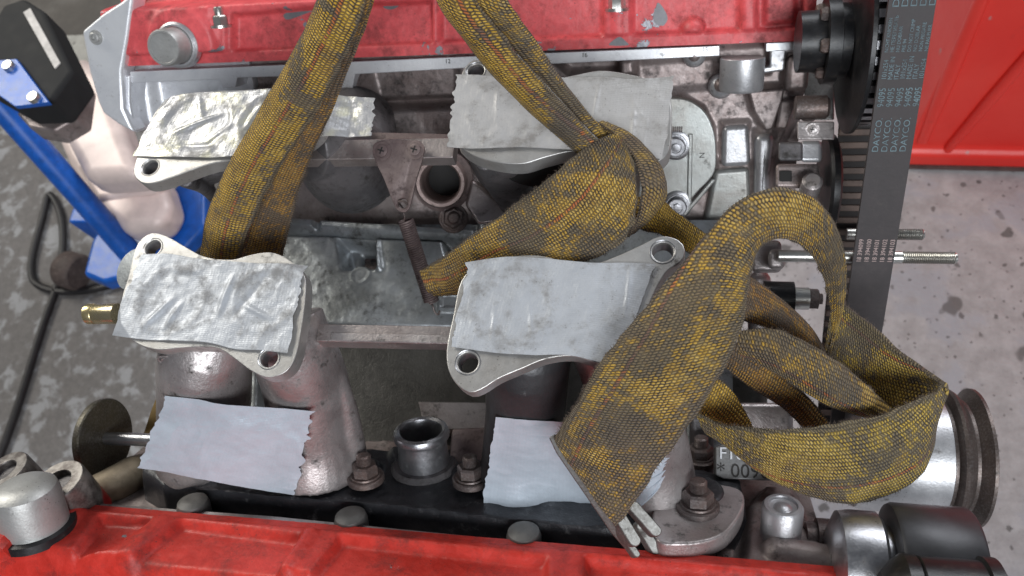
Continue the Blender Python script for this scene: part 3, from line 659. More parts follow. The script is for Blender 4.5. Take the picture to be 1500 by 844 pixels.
# water outlet with rolled lip
p = np_(622, 682, .006); ax = nrm((0, .72, .69))
MB().lathe(p, ax, [(.0135, -.004), (.0165, -.004), (.0170, .004), (.0165, .016), (.0165, .0215), (.0185, .0225), (.0190, .025), (.0180, .0275), (.0160, .0285), (.0142, .0275), (.0135, .0250), (.0130, .0), (.0135, -.004)], 48).build('water_outlet', M['steel'], base)
MB().lathe(p, ax, [(.0165, -.006), (.0225, -.006), (.0228, .0005), (.0205, .003), (.0165, .003), (.0165, -.006)], 48).build('outlet_collar', M['runner_dark'], base)
MB().lathe(p, ax, [(0, -.001), (.0134, -.001), (.0134, .0), (0, .0)], 32).build('outlet_floor', M['runner'], base)
MB().box(Pz(694, 660, .655), (1, .1, 0), (0, 1, 0), EZ, .030, .028, .02).build('bracket_foot', M['rust'], nhead, bevel=.002)

# ---- near cam cover (red, bottom of the picture)
c2 = HF(NO, EX, NV, NN, (-.480, .090), (.0008, .085), .0011)
c2.H[:] = .0055
pan = [[(150, 765), (224, 770), (160, 812), (110, 818)], [(268, 772), (455, 796), (395, 900), (190, 870), (180, 835)], [(500, 795), (800, 828), (800, 930), (420, 900)], [(860, 826), (1180, 858), (1180, 960), (860, 940)]]
for q in pan: c2.lvl(q, -.001, .003, .0)
c2.line((455, 792), (395, 880), .0045, .008, .003, 'lvl')
c2.line((240, 770), (160, 850), .005, .0075, .004, 'lvl')
c2.disc(52, 770, .030, .010, .004)
m = sstep(.0060, .0075, c2.V); c2.H = c2.H*m + .004*(1-m)
m = sstep(.040, .052, c2.V); c2.H = c2.H - m*m*.03
c2.blur(2)
cov2 = c2.build('cam_cover', M['redb'], eng, .03); cov2['label'] = 'cam cover in deep glossy red paint with grimy edge'
p = np_(54, 772, .008); MB().lathe(p, NN, [(0, -.004), (.0190, -.004), (.0192, .0235), (.0180, .0285), (.0145, .0315), (.008, .0325), (0, .0328)], 48).build('core_plug', M['plug'], cov2)
MB().lathe(p, NN, [(.0192, -.004), (.023, -.004), (.0225, .0012), (.0192, .002), (.0192, -.004)], 48).build('plug_seat', M['black'], cov2)
# bearing saddles rising at the end of the near head
def ring_cap(px, py, d, r, ln, out):
    c0 = Pd(px, py, d); cdir = nrm(CAM - c0); ax = nrm(cdir + right*out[0] + up*out[1]); ri = r*.5
    MB().lathe(c0, ax, [(ri, 0), (ri*1.06, .0008), (r*.96, .0008), (r, -.0012), (r, -ln), (ri, -ln), (ri, 0)], 48).build('bearing_cap', M['halfred'], cov2, bevel=.0004); MB().lathe(c0, ax, [(0, -.006), (ri*.999, -.006), (ri*.999, -.004), (0, -.004)], 32).build('cap_core', M['runner_dark'], cov2)
k = NT('half_painted_cap'); p_ = k.pos; sx = k.n('ShaderNodeSeparateXYZ'); k.l(p_, sx.inputs[0]); n = k.noise(p_, 90, 6, .7)
zr = Pd(88, 690, .535)[2]
g = k.ramp(k.m_('ADD', sx.outputs[2], k.m_('MULTIPLY', n, .010)), zr-.006, zr-.009)
M['halfred'] = k.fin(k.mix(g, k.mix(k.ramp(n, .35, .65), (.30, .28, .265), (.10, .085, .08)), (.36, .016, .016)), .38, k.m_('SUBTRACT', .7, k.m_('MULTIPLY', g, .7)), k.bump(n, .3, .001))
ring_cap(84, 706, .520, .0175, .036, (-.75, .85)); ring_cap(6, 690, .535, .0165, .034, (-.9, .9))
MB().lathe(np_(4, 800, .006), nrm((-.3, .5, .8)), [(0, -.004), (.012, -.004), (.013, .004), (.010, .008), (0, .008)], 6).build('drain_plug', M['redb'], cov2)
# washer on a rod, and the thing behind the flange
c0 = Pd(152, 642, .585); ax = nrm((1, .02, .02))
MB().lathe(c0, ax, [(0, -.0025), (.0285, -.0025), (.0288, -.0015), (.0288, .0015), (.028, .0025), (.0045, .0025), (0, .0025)], 56).build('large_washer', metal('dirty_brass_washer', (.12, .105, .075), (.075, .066, .05), gr=.4, met=.6, rough=(.35, .55)), eng)
MB().tube([c0, c0 + ax*.07], .0047, 16).build('rod', M['steel'], eng)
MB().prism([Pd(x, y, .60) for x, y in [(245, 545), (258, 600), (235, 650), (205, 652), (222, 600)]], (0, 0, -.02)).build('gasket_paper', plain('brown_gasket', (.16, .10, .03), .8), nhead)
MB().tube([Pd(140, 722, .56), Pd(175, 706, .57), Pd(205, 690, .585), Pd(225, 690, .59)], [.012, .013, .013, .011], 16, 14).build('end_boss', plain('tan_casting', (.40, .33, .24), .5, .4, dust=(.1, .08, .06)), nhead)

# ---- intake manifolds
def runner(secs, **kw): return secs
def tubepx(m, pts, rads, n=32, samp=18):
    P = np.array([Pz(x, y, z) for x, y, z in pts]); P[0, 2] -= .016; m.tube(P, rads, n, samp); return m
ZF = .80
def manifold(runner_mb, flange_px, holes, mat, t=.010, zf=ZF, vox=.0012, name='intake_manifold', sm=6, bores=()):
    mo = runner_mb.build(name, mat, eng, remesh=vox, rsm=sm)
    pl = smoothpoly(flange_px, 90); P = np.array([Pz(x, y, zf) for x, y in pl])
    # top plate with drilled lug holes: a ring of prisms is avoided by cutting with a boolean
    fo = MB().prism(P, (0, 0, -t)).build('flange', M['flange'], mo, smooth=30)
    for (hx, hy, r) in list(holes) + list(bores):
        cc = Pz(hx, hy, zf); cu = MB().lathe(cc, EZ, [(0, -.05), (r, -.05), (r, .02), (0, .02)], 28).build('hole_cutter', M['dark'])
        bo = fo.modifiers.new('h', 'BOOLEAN'); bo.object = cu; bo.operation = 'DIFFERENCE'; bo.solver = 'EXACT'; cutters.append(cu)
        if r < .01: MB().lathe(cc, EZ, [(r, -t*.98), (r*1.001, -t*.98), (r*1.001, -.0008), (r*1.25, .00035), (r*1.28, .0001), (r*1.02, -.0022), (r*.97, -.003), (r*.97, -t*.98), (r, -t*.98)], 32).build('bush', M['steel'], mo)
    b = fo.modifiers.new('b', 'BEVEL'); b.width = .0008; b.segments = 2; b.limit_method = 'ANGLE'; b.angle_limit = math.radians(40); b.harden_normals = True
    return mo, fo
cutters = []
# near left
m = MB()
tubepx(m, [(300, 450, .79), (302, 520, .765), (300, 585, .735), (294, 645, .697), (290, 675, .680)], [.027, .0285, .0290, .0285, .029])
tubepx(m, [(398, 452, .79), (425, 500, .765), (447, 560, .735), (460, 632, .70), (466, 682, .680)], [.024, .0262, .0275, .030, .034])
m.box(Pz(350, 450, .783), EX, EY, EZ, .075, .04, .012)
tubepx(m, [(440, 500, .778), (466, 486, .772)], [.012, .009], samp=4)
m.tube([Pz(462, 505, .762), Pz(500, 580, .728), Pz(524, 690, .678)], [.006, .008, .009], 12, 14)
mnl, fnl = manifold(m, [(178, 440), (188, 405), (200, 360), (212, 346), (226, 341), (248, 348), (272, 362), (300, 376), (340, 380), (372, 372), (400, 370), (428, 384), (446, 404), (447, 440), (440, 490), (432, 525), (418, 545), (392, 553), (368, 543), (345, 526), (322, 511), (296, 508), (262, 510), (228, 512), (196, 500), (180, 475)],
                    [(224, 363, .0052), (394, 525, .0052)], M['runner'], bores=[(252, 440, .019), (388, 440, .017)])
# cast emblem on the left runner
for rr in (.0075, .0052):
    c0 = Pd(252, 527, .478); a = nrm((1, 0, -.25)); b2 = nrm((0, .3, .9)); n_ = nrm(np.cross(a, b2))
    if np.dot(n_, CAM - c0) < 0: n_ = -n_
    MB().tube([c0 + n_*.0012 + a*rr*math.cos(t) + b2*rr*.62*math.sin(t) for t in np.linspace(0, 2*math.pi, 30)], .0006, 6, cap=False).build('cast_emblem', M['runner'], mnl)
# near right
m = MB()
tubepx(m, [(770, 470, .79), (772, 530, .765), (770, 590, .735), (764, 650, .70), (760, 715, .672)], [.0255, .0245, .0240, .0245, .027])
md = MB(); tubepx(md, [(880, 460, .79), (905, 520, .765), (930, 600, .735), (952, 670, .70), (962, 740, .672)], [.024, .0245, .025, .025, .027])
m.box(Pz(830, 455, .783), EX, EY, EZ, .075, .04, .012)
mnr, fnr = manifold(m, [(654, 512), (656, 540), (668, 562), (688, 575), (706, 570), (730, 555), (765, 540), (800, 526), (840, 522), (875, 532), (905, 535), (940, 500), (950, 450), (975, 400), (1000, 380), (1003, 362), (990, 349), (966, 346), (940, 358), (905, 374), (870, 386), (835, 384), (790, 374), (745, 376), (700, 388), (676, 410), (664, 460)],
                    [(685, 531, .0056), (971, 369, .0056)], M['runner_black'], bores=[(748, 448, .019)])
mdr = md.build('intake_runner', M['runner'], mnr, remesh=.0013, rsm=6)
# far left
m = MB()
tubepx(m, [(430, 190, .79), (470, 205, .765), (500, 232, .735), (515, 245, .70)], [.026, .030, .034, .036])
tubepx(m, [(300, 185, .79), (305, 215, .76), (300, 215, .72), (300, 190, .68)], [.026, .026, .026, .026])
tubepx(m, [(515, 245, .70), (520, 215, .68), (520, 180, .665)], [.036, .034, .034])
tubepx(m, [(440, 165, .778), (480, 190, .77), (505, 205, .76)], [.012, .012, .01], samp=8)
m.tube([Pz(270, 262, .785), Pz(300, 275, .75), Pz(330, 305, .70)], [.006, .005, .006], 12, 10)
mfl, ffl = manifold(m, [(197, 240), (196, 256), (208, 268), (226, 268), (262, 256), (305, 241), (345, 235), (400, 234), (440, 215), (470, 190), (474, 160), (455, 140), (425, 130), (390, 133), (350, 137), (300, 134), (255, 141), (230, 160), (212, 195), (202, 225)],
                    [(220, 245, .0052)], M['runner_dark'], t=.011, bores=[(288, 182, .0225), (398, 178, .0195)])
# far right
m = MB()
tubepx(m, [(745, 180, .79), (745, 215, .765), (755, 235, .735), (770, 240, .69)], [.026, .028, .028, .03])
tubepx(m, [(880, 175, .79), (885, 215, .76), (890, 215, .72), (890, 180, .67)], [.026, .027, .028, .03])
m.tube([Pz(712, 232, .785), Pz(722, 262, .75), Pz(748, 300, .70)], [.008, .007, .008], 12, 10)
mfr, ffr = manifold(m, [(668, 205), (672, 160), (672, 120), (680, 100), (692, 88), (708, 90), (722, 104), (760, 118), (800, 118), (840, 110), (880, 103), (920, 108), (955, 118), (980, 140), (984, 190), (978, 225), (955, 240), (915, 238), (880, 226), (838, 222), (800, 230), (765, 240), (725, 237), (690, 226)],
                    [(697, 104, .0052)], M['runner_dark'], t=.012, bores=[(745, 165, .021)])
# near-black solid on the far right runner, bore shade put into its colour
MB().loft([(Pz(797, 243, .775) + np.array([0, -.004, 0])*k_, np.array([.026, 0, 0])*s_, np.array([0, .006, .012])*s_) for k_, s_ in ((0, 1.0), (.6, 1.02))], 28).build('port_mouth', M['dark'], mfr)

# ---- linkage: bars, plate, pipe, nuts
def barpx(name, a, b, z, w, h, mat, par):
    A, B = Pz(*a, z), Pz(*b, z); d = B-A; return MB().box((A+B)/2, d, np.cross(EZ, d), EZ, np.linalg.norm(d), w, h).build(name, mat, par, bevel=.0008)
M['pinkbar'] = metal('pink_stained_bar', (.58, .52, .51), (.42, .36, .35), grime=(.05, .035, .03), gr=.48, rough=(.24, .42), met=.85, bump=.35)
lb = barpx('link_bar', (470, 492), (668, 496), .775, .0108, .012, M['pinkbar'], eng)
barpx('link_flute', (484, 493), (662, 497), .7813, .0048, .0006, M['runner'], lb)
lf = barpx('link_bar', (440, 226), (668, 222), .772, .0150, .010, M['pinkbar'], eng)
barpx('rail', (470, 203), (660, 208), .752, .009, .006, M['rust'], lf)
zp = .781
pl = [(546, 214), (552, 208), (566, 205), (608, 206), (618, 212), (620, 226), (610, 262), (601, 300), (597, 308), (590, 311), (582, 308), (577, 300), (562, 262), (548, 232)]
Pp0 = Pz(585, 225, zp); pn = nrm((0, -.28, .96))
bpv = [Pp(x, y, Pp0, pn) for x, y in smoothpoly(pl, 60)]
plate = MB().prism(bpv, -pn*.002).build('bracket_plate', M['rust'], eng, bevel=.0004)
for x, y in ((560, 222), (608, 220)): cap_screw(plate, Pp(x, y, Pp0, pn), pn, .0042, 'rust', 'screw', True)
cu = MB().lathe(Pp(590, 298, Pp0, pn), pn, [(0, -.01), (.0032, -.01), (.0032, .01), (0, .01)], 20).build('hole_cutter', M['dark']); bo = plate.modifiers.new('h', 'BOOLEAN'); bo.object = cu; bo.solver = 'EXACT'; cutters.append(cu)
p = Pd(645, 268, .575); ax = nrm(CAM - p + np.array([-.05, -.05, 0]))
pipe = MB().lathe(p, ax, [(.0135, -.05), (.0185, -.05), (.0185, -.003), (.0172, .0), (.0150, .0), (.0138, -.002), (.0135, -.05)], 44).build('coolant_pipe', M['pipe'], eng)
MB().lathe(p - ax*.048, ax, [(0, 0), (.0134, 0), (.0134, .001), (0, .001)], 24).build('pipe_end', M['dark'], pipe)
MB().lathe(p - ax*.022, ax, [(.018, -.006), (.0225, -.006), (.0225, .004), (.018, .006), (.018, -.006)], 40).build('pipe_collar', M['rust'], pipe)
stud_nut(pipe, Pd(664, 320, .60), nrm(CAM - Pd(664, 320, .60)), .0072, 1.5)
MB().prism([Pd(x, y, .585) for x, y in [(690, 262), (705, 272), (752, 312), (748, 325), (700, 330), (680, 300)]], (0, .01, -.02)).build('pipe_bracket', M['pinkbar'], pipe, bevel=.003)

# ---- right-hand end: bracket cluster, pulleys, studs
XR = .098
m = MB()
def pbox(x0, y0, x1, y1, d, t, mat, name, par, bevel=.001):
    P = [Pd(x0, y0, d), Pd(x1, y0, d), Pd(x1, y1, d), Pd(x0, y1, d)]; w = nrm(np.mean(P, 0) - CAM); return MB().prism(P, w*t).build(name, mat, par, bevel=bevel)
pbox(1168, 178, 1222, 205, .545, .012, M['runner'], 'bracket_tab', head); cap_screw(head, Pd(1190, 190, .544), nrm(CAM - Pd(1190, 190, .544)), .003, 'runner', 'rivet', True)
pbox(1140, 208, 1176, 236, .56, .02, M['runner_dark'], 'bracket_block', head, .002); pbox(1172, 206, 1204, 238, .565, .02, M['bright'], 'bracket_web', head, .003)
pbox(1136, 240, 1200, 276, .58, .02, M['head'], 'bracket_block', head, .003); pbox(1142, 250, 1160, 266, .5785, .004, M['dark'], 'slot', head, .0005)
pbox(1172, 140, 1196, 178, .56, .02, M['head'], 'stud_boss', head, .003)
a = Pd(1165, 158, .555); MB().tube([a, a + EX*.02, a + EX*.022], [.008, .008, .006], 20).build('bolt', M['nut'], head)
a = Pd(1188, 272, .57); MB().lathe(a, EZ, [(0, -.02), (.007, -.02), (.007, .006), (.005, .008), (0, .008)], 20).build('bolt', M['runner'], head)
a = Px(1205, 270, .108); MB().lathe(a, EX, [(0, 0), (.034, 0), (.036, .002), (.036, .006), (.032, .008), (.01, .008), (0, .008)], 56).build('tensioner_disc', M['black'], eng)
pbox(1178, 96, 1222, 176, .60, .005, metal('tread_plate', (.36, .35, .34), (.27, .26, .25), gr=.4, bump=.8), 'back_plate', head, .001)
# cam pulley
AY_, AZ_ = .372, .742; R = .0560
cp = lambda x: np.array([x, AY_, AZ_])
pul = MB().lathe(cp(.096), EX, [(0, 0), (.028, 0), (.028, .008), (.024, .009), (.024, .015), (.034, .016), (.050, .017), (R+.005, .018), (R+.005, .0205), (R-.003, .021), (R-.003, .050), (R-.012, .050), (0, .045)], 72).build('cam_pulley', M['black'], eng)
for i in range(38):
    t = 2*math.pi*i/38; rd = np.array([0, math.cos(t), math.sin(t)]); MB().box(cp(.1315) + rd*(R-.0025), EX, np.cross(EX, rd), rd, .027, .0050, .005).build('pulley_tooth', M['steel'], pul)
for i in range(6):
    t = 2*math.pi*i/6+.3; rd = np.array([0, math.cos(t), math.sin(t)]); MB().lathe(cp(.0955) + rd*.021, EX, [(0, -.004), (.004, -.004), (.005, -.002), (.005, .002), (0, .002)], 6).build('pulley_bolt', M['nut'], pul)
MB().tube([cp(.080), cp(.098)], .020, 32).build('cam_nose', M['black'], pul)
# studs
def stud(px0, px1, py, d0, r, thr, nm='stud'):
    A = Pd(px0, py, d0); B = Px(px1, py, Px(px1, py, .1)[0]) if False else None
    L = 0; lo, hi = 0, .5
    for _ in range(40):
        L = (lo+hi)/2; q = A + EX*L - CAM; c_ = MW.T @ q; x_ = CX + FPX*c_[0]/c_[2]
        if x_ < px1: lo = L
        else: hi = L
    pr = [(0, 0), (r, 0), (r, L*(1-thr))]; n = int(L*thr/.00125)
    for i in range(n): a0 = L*(1-thr) + i*.00125; pr += [(r, a0), (r*.86, a0+.0006)]
    pr += [(r*.8, L), (0, L+.001)]
    return MB().lathe(A, EX, pr, 24).build(nm, M['zinc'], eng, smooth=25)
stud(1140, 1401, 375, .56, .0043, .30); stud(1240, 1353, 343, .59, .0043, .36)
sn = MB().lathe(Pd(1118, 436, .56), EX, [(0, 0), (.0115, 0), (.0115, .020), (0, .020)], 28).build('oil_sensor', M['black'], eng)
MB().lathe(Pd(1118, 436, .56), EX, [(.004, .018), (.0078, .018), (.0078, .030), (.004, .030)], 24).build('sensor_collar', M['zinc'], sn); MB().lathe(Pd(1118, 436, .56), EX, [(0, .03), (.0074, .03), (.0074, .036), (.004, .037), (.004, .039), (0, .039)], 6).build('sensor_tip', M['nut'], sn)
pbox(1100, 352, 1145, 400, .585, .03, M['runner'], 'stud_lug', valley, .004); pbox(1125, 365, 1150, 395, .565, .02, M['runner'], 'stud_lug', valley, .004)
pbox(1095, 395, 1130, 520, .63, .05, M['runner'], 'front_casting', valley, .01); pbox(1035, 500, 1125, 640, .60, .05, M['shaded_grease'], 'front_casting', valley, .012)
# pump pulley with V grooves
c0 = Pd(1386, 668, .56); R2 = .046
pp_ = MB().lathe(c0, EX, [(0, -.0065), (R2*.84, -.0065), (R2*.86, -.006), (R2*.86, -.004), (R2, -.002), (R2*1.02, .0), (R2*.98, .003), (R2*.86, .007), (R2*.86, .009), (R2*.98, .013), (R2*1.03, .0145), (R2*1.03, .0165), (R2*.95, .018), (0, .018)], 80).build('pump_pulley', metal('rusty_pulley', (.13, .10, .09), (.075, .06, .055), gr=.25, met=.6, rough=(.35, .55), bump=.12, speck=False), eng)
MB().lathe(c0, EX, [(R2*.3, -.062), (R2*.84, -.062), (R2*.88, -.058), (R2*.88, -.0066), (R2*.3, -.0066), (R2*.3, -.062)], 80).build('pulley_drum', M['bright'], pp_)
# idler group at the bottom right
c0 = Px(1180, 790, .082)
MB().lathe(c0, EX, [(0, 0), (.010, 0), (.010, .006), (.013, .006), (.013, .014), (.011, .016), (0, .016)], 24).build('idler_bolt', M['nut'], eng)
cI = Px(1232, 824, .096)
idl = MB().lathe(cI, EX, [(0, -.006), (.020, -.006), (.028, -.002), (.029, .004), (.029, .018), (.027, .020), (.022, .020), (.022, .03), (0, .03)], 56).build('idler_hub', M['steel'], eng)
MB().lathe(cI + EX*.024, EX, [(.020, .0), (.030, .0), (.0335, .001), (.0345, .003), (.0345, .040), (.0335, .0415), (.020, .0415), (.020, .0)], 64).build('idler_drum', M['graphite'], idl)
cJ = Pd(1322, 874, .405)
idj = MB().lathe(cJ, EX, [(0, -.010), (.011, -.010), (.018, -.004), (.021, .0), (.021, .006), (.0195, .007), (.0205, .008), (.0205, .036), (.0225, .037), (.0225, .043), (.019, .045), (0, .045)], 56).build('idler_drum', M['black'], eng)
# hex plug boss on the near head end
p = Pd(1146, 752, .470); ax = nrm((.0, .70, .70))
MB().lathe(p, ax, [(0, -.03), (.0115, -.03), (.0118, .004), (.0105, .006), (.0085, .0062), (.008, .0045), (.0055, .0042), (.003, .0058), (0, .0062)], 36).build('hex_plug', M['bright'], nhead)
MB().tube([Pd(1165, 790, .50), Pd(1190, 790, .49)], .011, 20).build('idler_boss', M['head'], nhead)
# number plate pad on the block
pz = Pd(1105, 680, .505); pn = nrm((0, -.2, 1))
pad = MB().prism([Pp(x, y, pz, pn) for x, y in [(1048, 655), (1062, 650), (1165, 652), (1150, 705), (1060, 702), (1048, 696)]], -pn*.02).build('number_pad', M['padm'], nhead, bevel=.001)
pbox(1068, 590, 1162, 650, .515, .02, M['runner'], 'block_web', nhead, .004)
pbox(1010, 600, 1046, 700, .545, .02, M['runner_dark'], 'block_web', nhead, .004)
def text3d(txt, size, O, ex, ey, mat, par, name, ext=.0002, align='LEFT', sx=1.0):
    cu = bpy.data.curves.new(name, 'FONT'); cu.body = txt; cu.size = size; cu.extrude = ext; cu.align_x = align; cu.resolution_u = 3
    to = bpy.data.objects.new('t', cu); COL.objects.link(to); bpy.context.view_layer.update()
    me = bpy.data.meshes.new_from_object(to.evaluated_get(bpy.context.evaluated_depsgraph_get())); V = np.array([v.co[:] for v in me.vertices]); F = [tuple(p.vertices) for p in me.polygons]
    bpy.data.objects.remove(to); ex, ey = nrm(ex), nrm(ey); ez = np.cross(ex, ey)
    W = np.asarray(O) + V[:, :1]*ex*sx + V[:, 1:2]*ey + V[:, 2:]*ez
    return mk(name, W, F, mat, par, smooth=0)
M['stamp'] = plain('stamped_recess', (.03, .027, .026), .7)
e1 = nrm(Pp(1150, 668, pz, pn) - Pp(1052, 664, pz, pn)); e2 = nrm(np.cross(pn, e1))
text3d('F106', .0105, Pp(1053, 672, pz + pn*.0005, pn), e1, e2, M['rail'], pad, 'cast_lettering', .0006)
text3d('* 0090', .0120, Pp(1050, 698, pz + pn*.0003, pn), e1, e2, M['stamp'], pad, 'stamped_number', .0002)
for (x, y, tx) in ((652, 93, '12'), (852, 84, '16'), (1028, 76, '15')):
    text3d(tx, .0045, fp(x, y, .0041), EX, FV, M['stamp'], head, 'stamped_number', .0001)
text3d('N', .006, fp(1032, 232, .0005), FV, -EX, M['stamp'], head, 'stamped_number', .0001)
text3d('153', .0055, Pp(1046, 812, NO + NN*-.0025, NN), EX, NV, M['stamp'], nhead, 'stamped_number', .0001)

# gold plug and the disc behind the near left flange
c0 = Pd(128, 460, .50); MB().lathe(c0, nrm((1, .02, .05)), [(0, 0), (.0052, 0), (.0064, .0012), (.0064, .006), (.0061, .0065), (.0064, .007), (.0064, .022), (0, .022)], 36).build('brass_stub', M['gold'], mnl)
c0 = Pd(196, 395, .505); MB().lathe(c0, nrm((-.25, -.1, 1)), [(0, -.004), (.0125, -.004), (.0135, -.001), (.0135, .001), (0, .002)], 40).build('linkage_disc', M['valley'], mnl)

# ------------------------------------------------------------------ timing belt
XB, BW = .132, .0254
b0, b1 = Px(1337, 0, XB), Px(1264, 483, XB)
bt = nrm(b0 - b1); bn = nrm(np.cross(bt, EX)); bn = bn if np.dot(bn, CAM - b0) > 0 else -bn
belt = thing('timing_belt', 'black toothed rubber timing belt with pale printed lettering beside the cylinder head', 'belt', b1 - bt*.05)
top, bot = b0 + bt*.10, b1 - bt*.10
def band(name, path, mat, th, out, samp=60):
    P = spline(path, samp); v = []; f = []
    for i in range(samp):
        T = nrm(P[min(i+1, samp-1)] - P[max(i-1, 0)]); n = nrm(np.cross(T, EX)); n = n*out
        for sx_, tn in ((-1, 0), (1, 0), (1, 1), (-1, 1)): v.append(P[i] + EX*BW/2*sx_ - n*th*tn)
    for i in range(samp-1):
        for j in range(4): f.append((i*4+j, i*4+(j+1) % 4, i*4+4+(j+1) % 4, i*4+4+j))
    f += [(0, 1, 2, 3), ((samp-1)*4+3, (samp-1)*4+2, (samp-1)*4+1, (samp-1)*4)]
    return mk(name, v, f, mat, belt, smooth=35)
so = 1 if np.dot(np.cross(bt, EX), bn) > 0 else -1
band('printed_span', [bot, b1, b0, top], M['rubber'], .0032, so, 24)
tp = [Px(1265, 95, XB+.004), Px(1257, 170, XB), Px(1252, 250, XB), Px(1246, 330, XB), Px(1238, 420, XB), Px(1229, 510, XB), Px(1222, 620, XB)]
band('toothed_span', tp, M['tooth_dark'], .0025, 1 if np.cross(nrm(tp[3]-tp[2]), EX) @ (CAM-tp[2]) > 0 else -1, 60)
Q = spline(tp, 400); L = np.r_[0, np.cumsum(np.linalg.norm(np.diff(Q, axis=0), axis=1))]
tooth_me = None
for a in np.arange(.004, L[-1]-.004, .0093):
    i = int(np.searchsorted(L, a)); T = nrm(Q[min(i+1, 399)] - Q[max(i-1, 0)]); n = nrm(np.cross(T, EX)); n = n if n @ (CAM - Q[i]) > 0 else -n
    c0 = Q[i]
    if tooth_me is None:
        t0 = MB().prism([c0 - EX*.0126 - T*.0027 - n*.0005, c0 - EX*.0126 + T*.0027 - n*.0005, c0 - EX*.0126 + T*.0020 + n*.0026, c0 - EX*.0126 - T*.0020 + n*.0026], EX*.0252).build('tooth', M['tooth'], belt, bevel=.0004); tooth_me = t0; T0, n0 = T, n; cc0 = c0
    else:
        t1 = t0.copy(); COL.objects.link(t1); Ra = np.column_stack([EX, T0, n0]); Rb = np.column_stack([EX, T, n]); R_ = Rb @ np.linalg.inv(Ra)
        t1.rotation_euler = Matrix(R_.tolist()).to_euler(); t1.location = c0 + R_ @ (np.array(t0.location) - cc0)
O_ = b0 + bn*.0003
def bp_(px, py): return Pp(px, py, O_, bn)
def belt_text(txt, px, py0, py1, size, mat='print', sx=1.0):
    a = bp_(px, py0); a = a + bt*0; text3d(txt, size, a, bt, -EX if np.dot(np.cross(bt, -EX), bn) > 0 else EX, M[mat], belt, 'belt_print', .00008, sx=sx)
def belt_row(words, py, size, mat='print', f0=.12, f1=1.0, sx=1.0):
    c = Pp(1300, py, O_, bn); n = len(words)
    s_ = -EX
    # row origin: same distance along the belt for every column
    along = np.dot(c - b0, bt)
    for i, w in enumerate(words):
        xo = (-.5 + f0 + (f1 - f0)*i/max(1, n-1))*BW
        text3d(w, size, b0 + bn*.0003 + bt*along + EX*xo, bt, -EX, M[mat], belt, 'belt_print', .00008, sx=sx)
belt_row(['DAYCO.']*4, 223, .0052, f0=.22, f1=.85, sx=1.12)
belt_row(['94095']*5, 157, .0054, f0=.20, f1=1.0-.01, sx=.88)
belt_row(['101x254', 'MADE IN', 'ITALY', '101x254', 'MADE IN', 'ITALY', '101x254'], 117, .0038, f0=.17, f1=.985, sx=.9)
belt_row(['NICHT KNICKEN', 'НЕ ПЕРЕГИБАТЬ', 'NU DOBRAR', 'PRE 94', 'DO NOT CRIMP', 'NO DOBLAR', 'NON PIEGARE', 'NE PAS PLIER'], 77, .0028, f0=.13, f1=.985, sx=.92)
belt_row(['DAYCO.']*5, 12, .0050, f0=.22, f1=.98, sx=1.4)
belt_row(['18 394099', '18 394100', '18 394101', '18 394102', '18 394103'], 385, .0040, 'printpink', f0=.19, f1=.95, sx=1.0)

# ------------------------------------------------------------------ return spring
A = Pd(594, 322, .565); B = Pd(632, 442, .58); ax = nrm(B - A); Ls = np.linalg.norm(B - A); r = .0050
a1 = nrm(np.cross(ax, EX)); a2 = np.cross(ax, a1); turns = int(Ls/.00155)
sp = thing('return_spring', 'rusty tight coil return spring hooked to the triangular plate', 'spring', B)
MB().tube([A + ax*Ls*t/(turns*14) + (a1*math.cos(2*math.pi*t/14) + a2*math.sin(2*math.pi*t/14))*r for t in range(turns*14+1)], .00074, 6).build('coil', M['rust'], sp)
Hk = Pp(590, 298, Pp0, nrm((0, -.28, .96)))
MB().tube([A + a1*r*.9, A - ax*.002, A - ax*.006, Hk*.4 + (A - ax*.006)*.6, Hk + EZ*.002 - EX*.002, Hk + EZ*.003 + EX*.001, Hk + EX*.003 - EZ*.002], .00075, 8, 40).build('hook', M['nut'], sp)
MB().tube([B + a1*r*.8, B + ax*.003, B + ax*.008, B + ax*.010 + EX*.002, B + ax*.007 + EX*.004], .00075, 8, 24).build('hook', M['nut'], sp)

# ------------------------------------------------------------------ duct tape
def sheet(name, P, U, mat, parent=None, th=.00025, rim=None):
    """P: (n, k, 3) grid, thin closed sheet"""
    n, k = P.shape[:2]; N = np.cross(np.gradient(P, axis=0), np.gradient(P, axis=1)); N /= np.linalg.norm(N, axis=2)[..., None] + 1e-12
    if np.sum(N * (CAM - P)) < 0: N = -N
    v = np.r_[P.reshape(-1, 3), (P - N*th).reshape(-1, 3)]; I = np.arange(n*k).reshape(n, k); J = I + n*k
    f = np.stack([I[:-1, :-1], I[1:, :-1], I[1:, 1:], I[:-1, 1:]], -1).reshape(-1, 4)
    g = np.stack([J[:-1, :-1], J[:-1, 1:], J[1:, 1:], J[1:, :-1]], -1).reshape(-1, 4)
    ring = np.r_[I[0, :], I[1:, -1], I[-1, -2::-1], I[-2:0:-1, 0]]; m = len(ring); rr = np.roll(ring, -1)
    sdf = np.stack([ring, rr, rr + n*k, ring + n*k], -1)
    uv = np.r_[U.reshape(-1, 2), U.reshape(-1, 2)]
    F = np.r_[f, g, sdf]
    # outward orientation follows N
    a, b, c = P[0, 0], P[1, 0], P[1, 1]
    if np.dot(np.cross(b-a, c-b), N[0, 0]) < 0: F = F[:, ::-1]
    return mk(name, v, F.tolist(), mat, parent, smooth=60, uv=uv, rim=None if rim is None else np.r_[rim.ravel(), rim.ravel()])
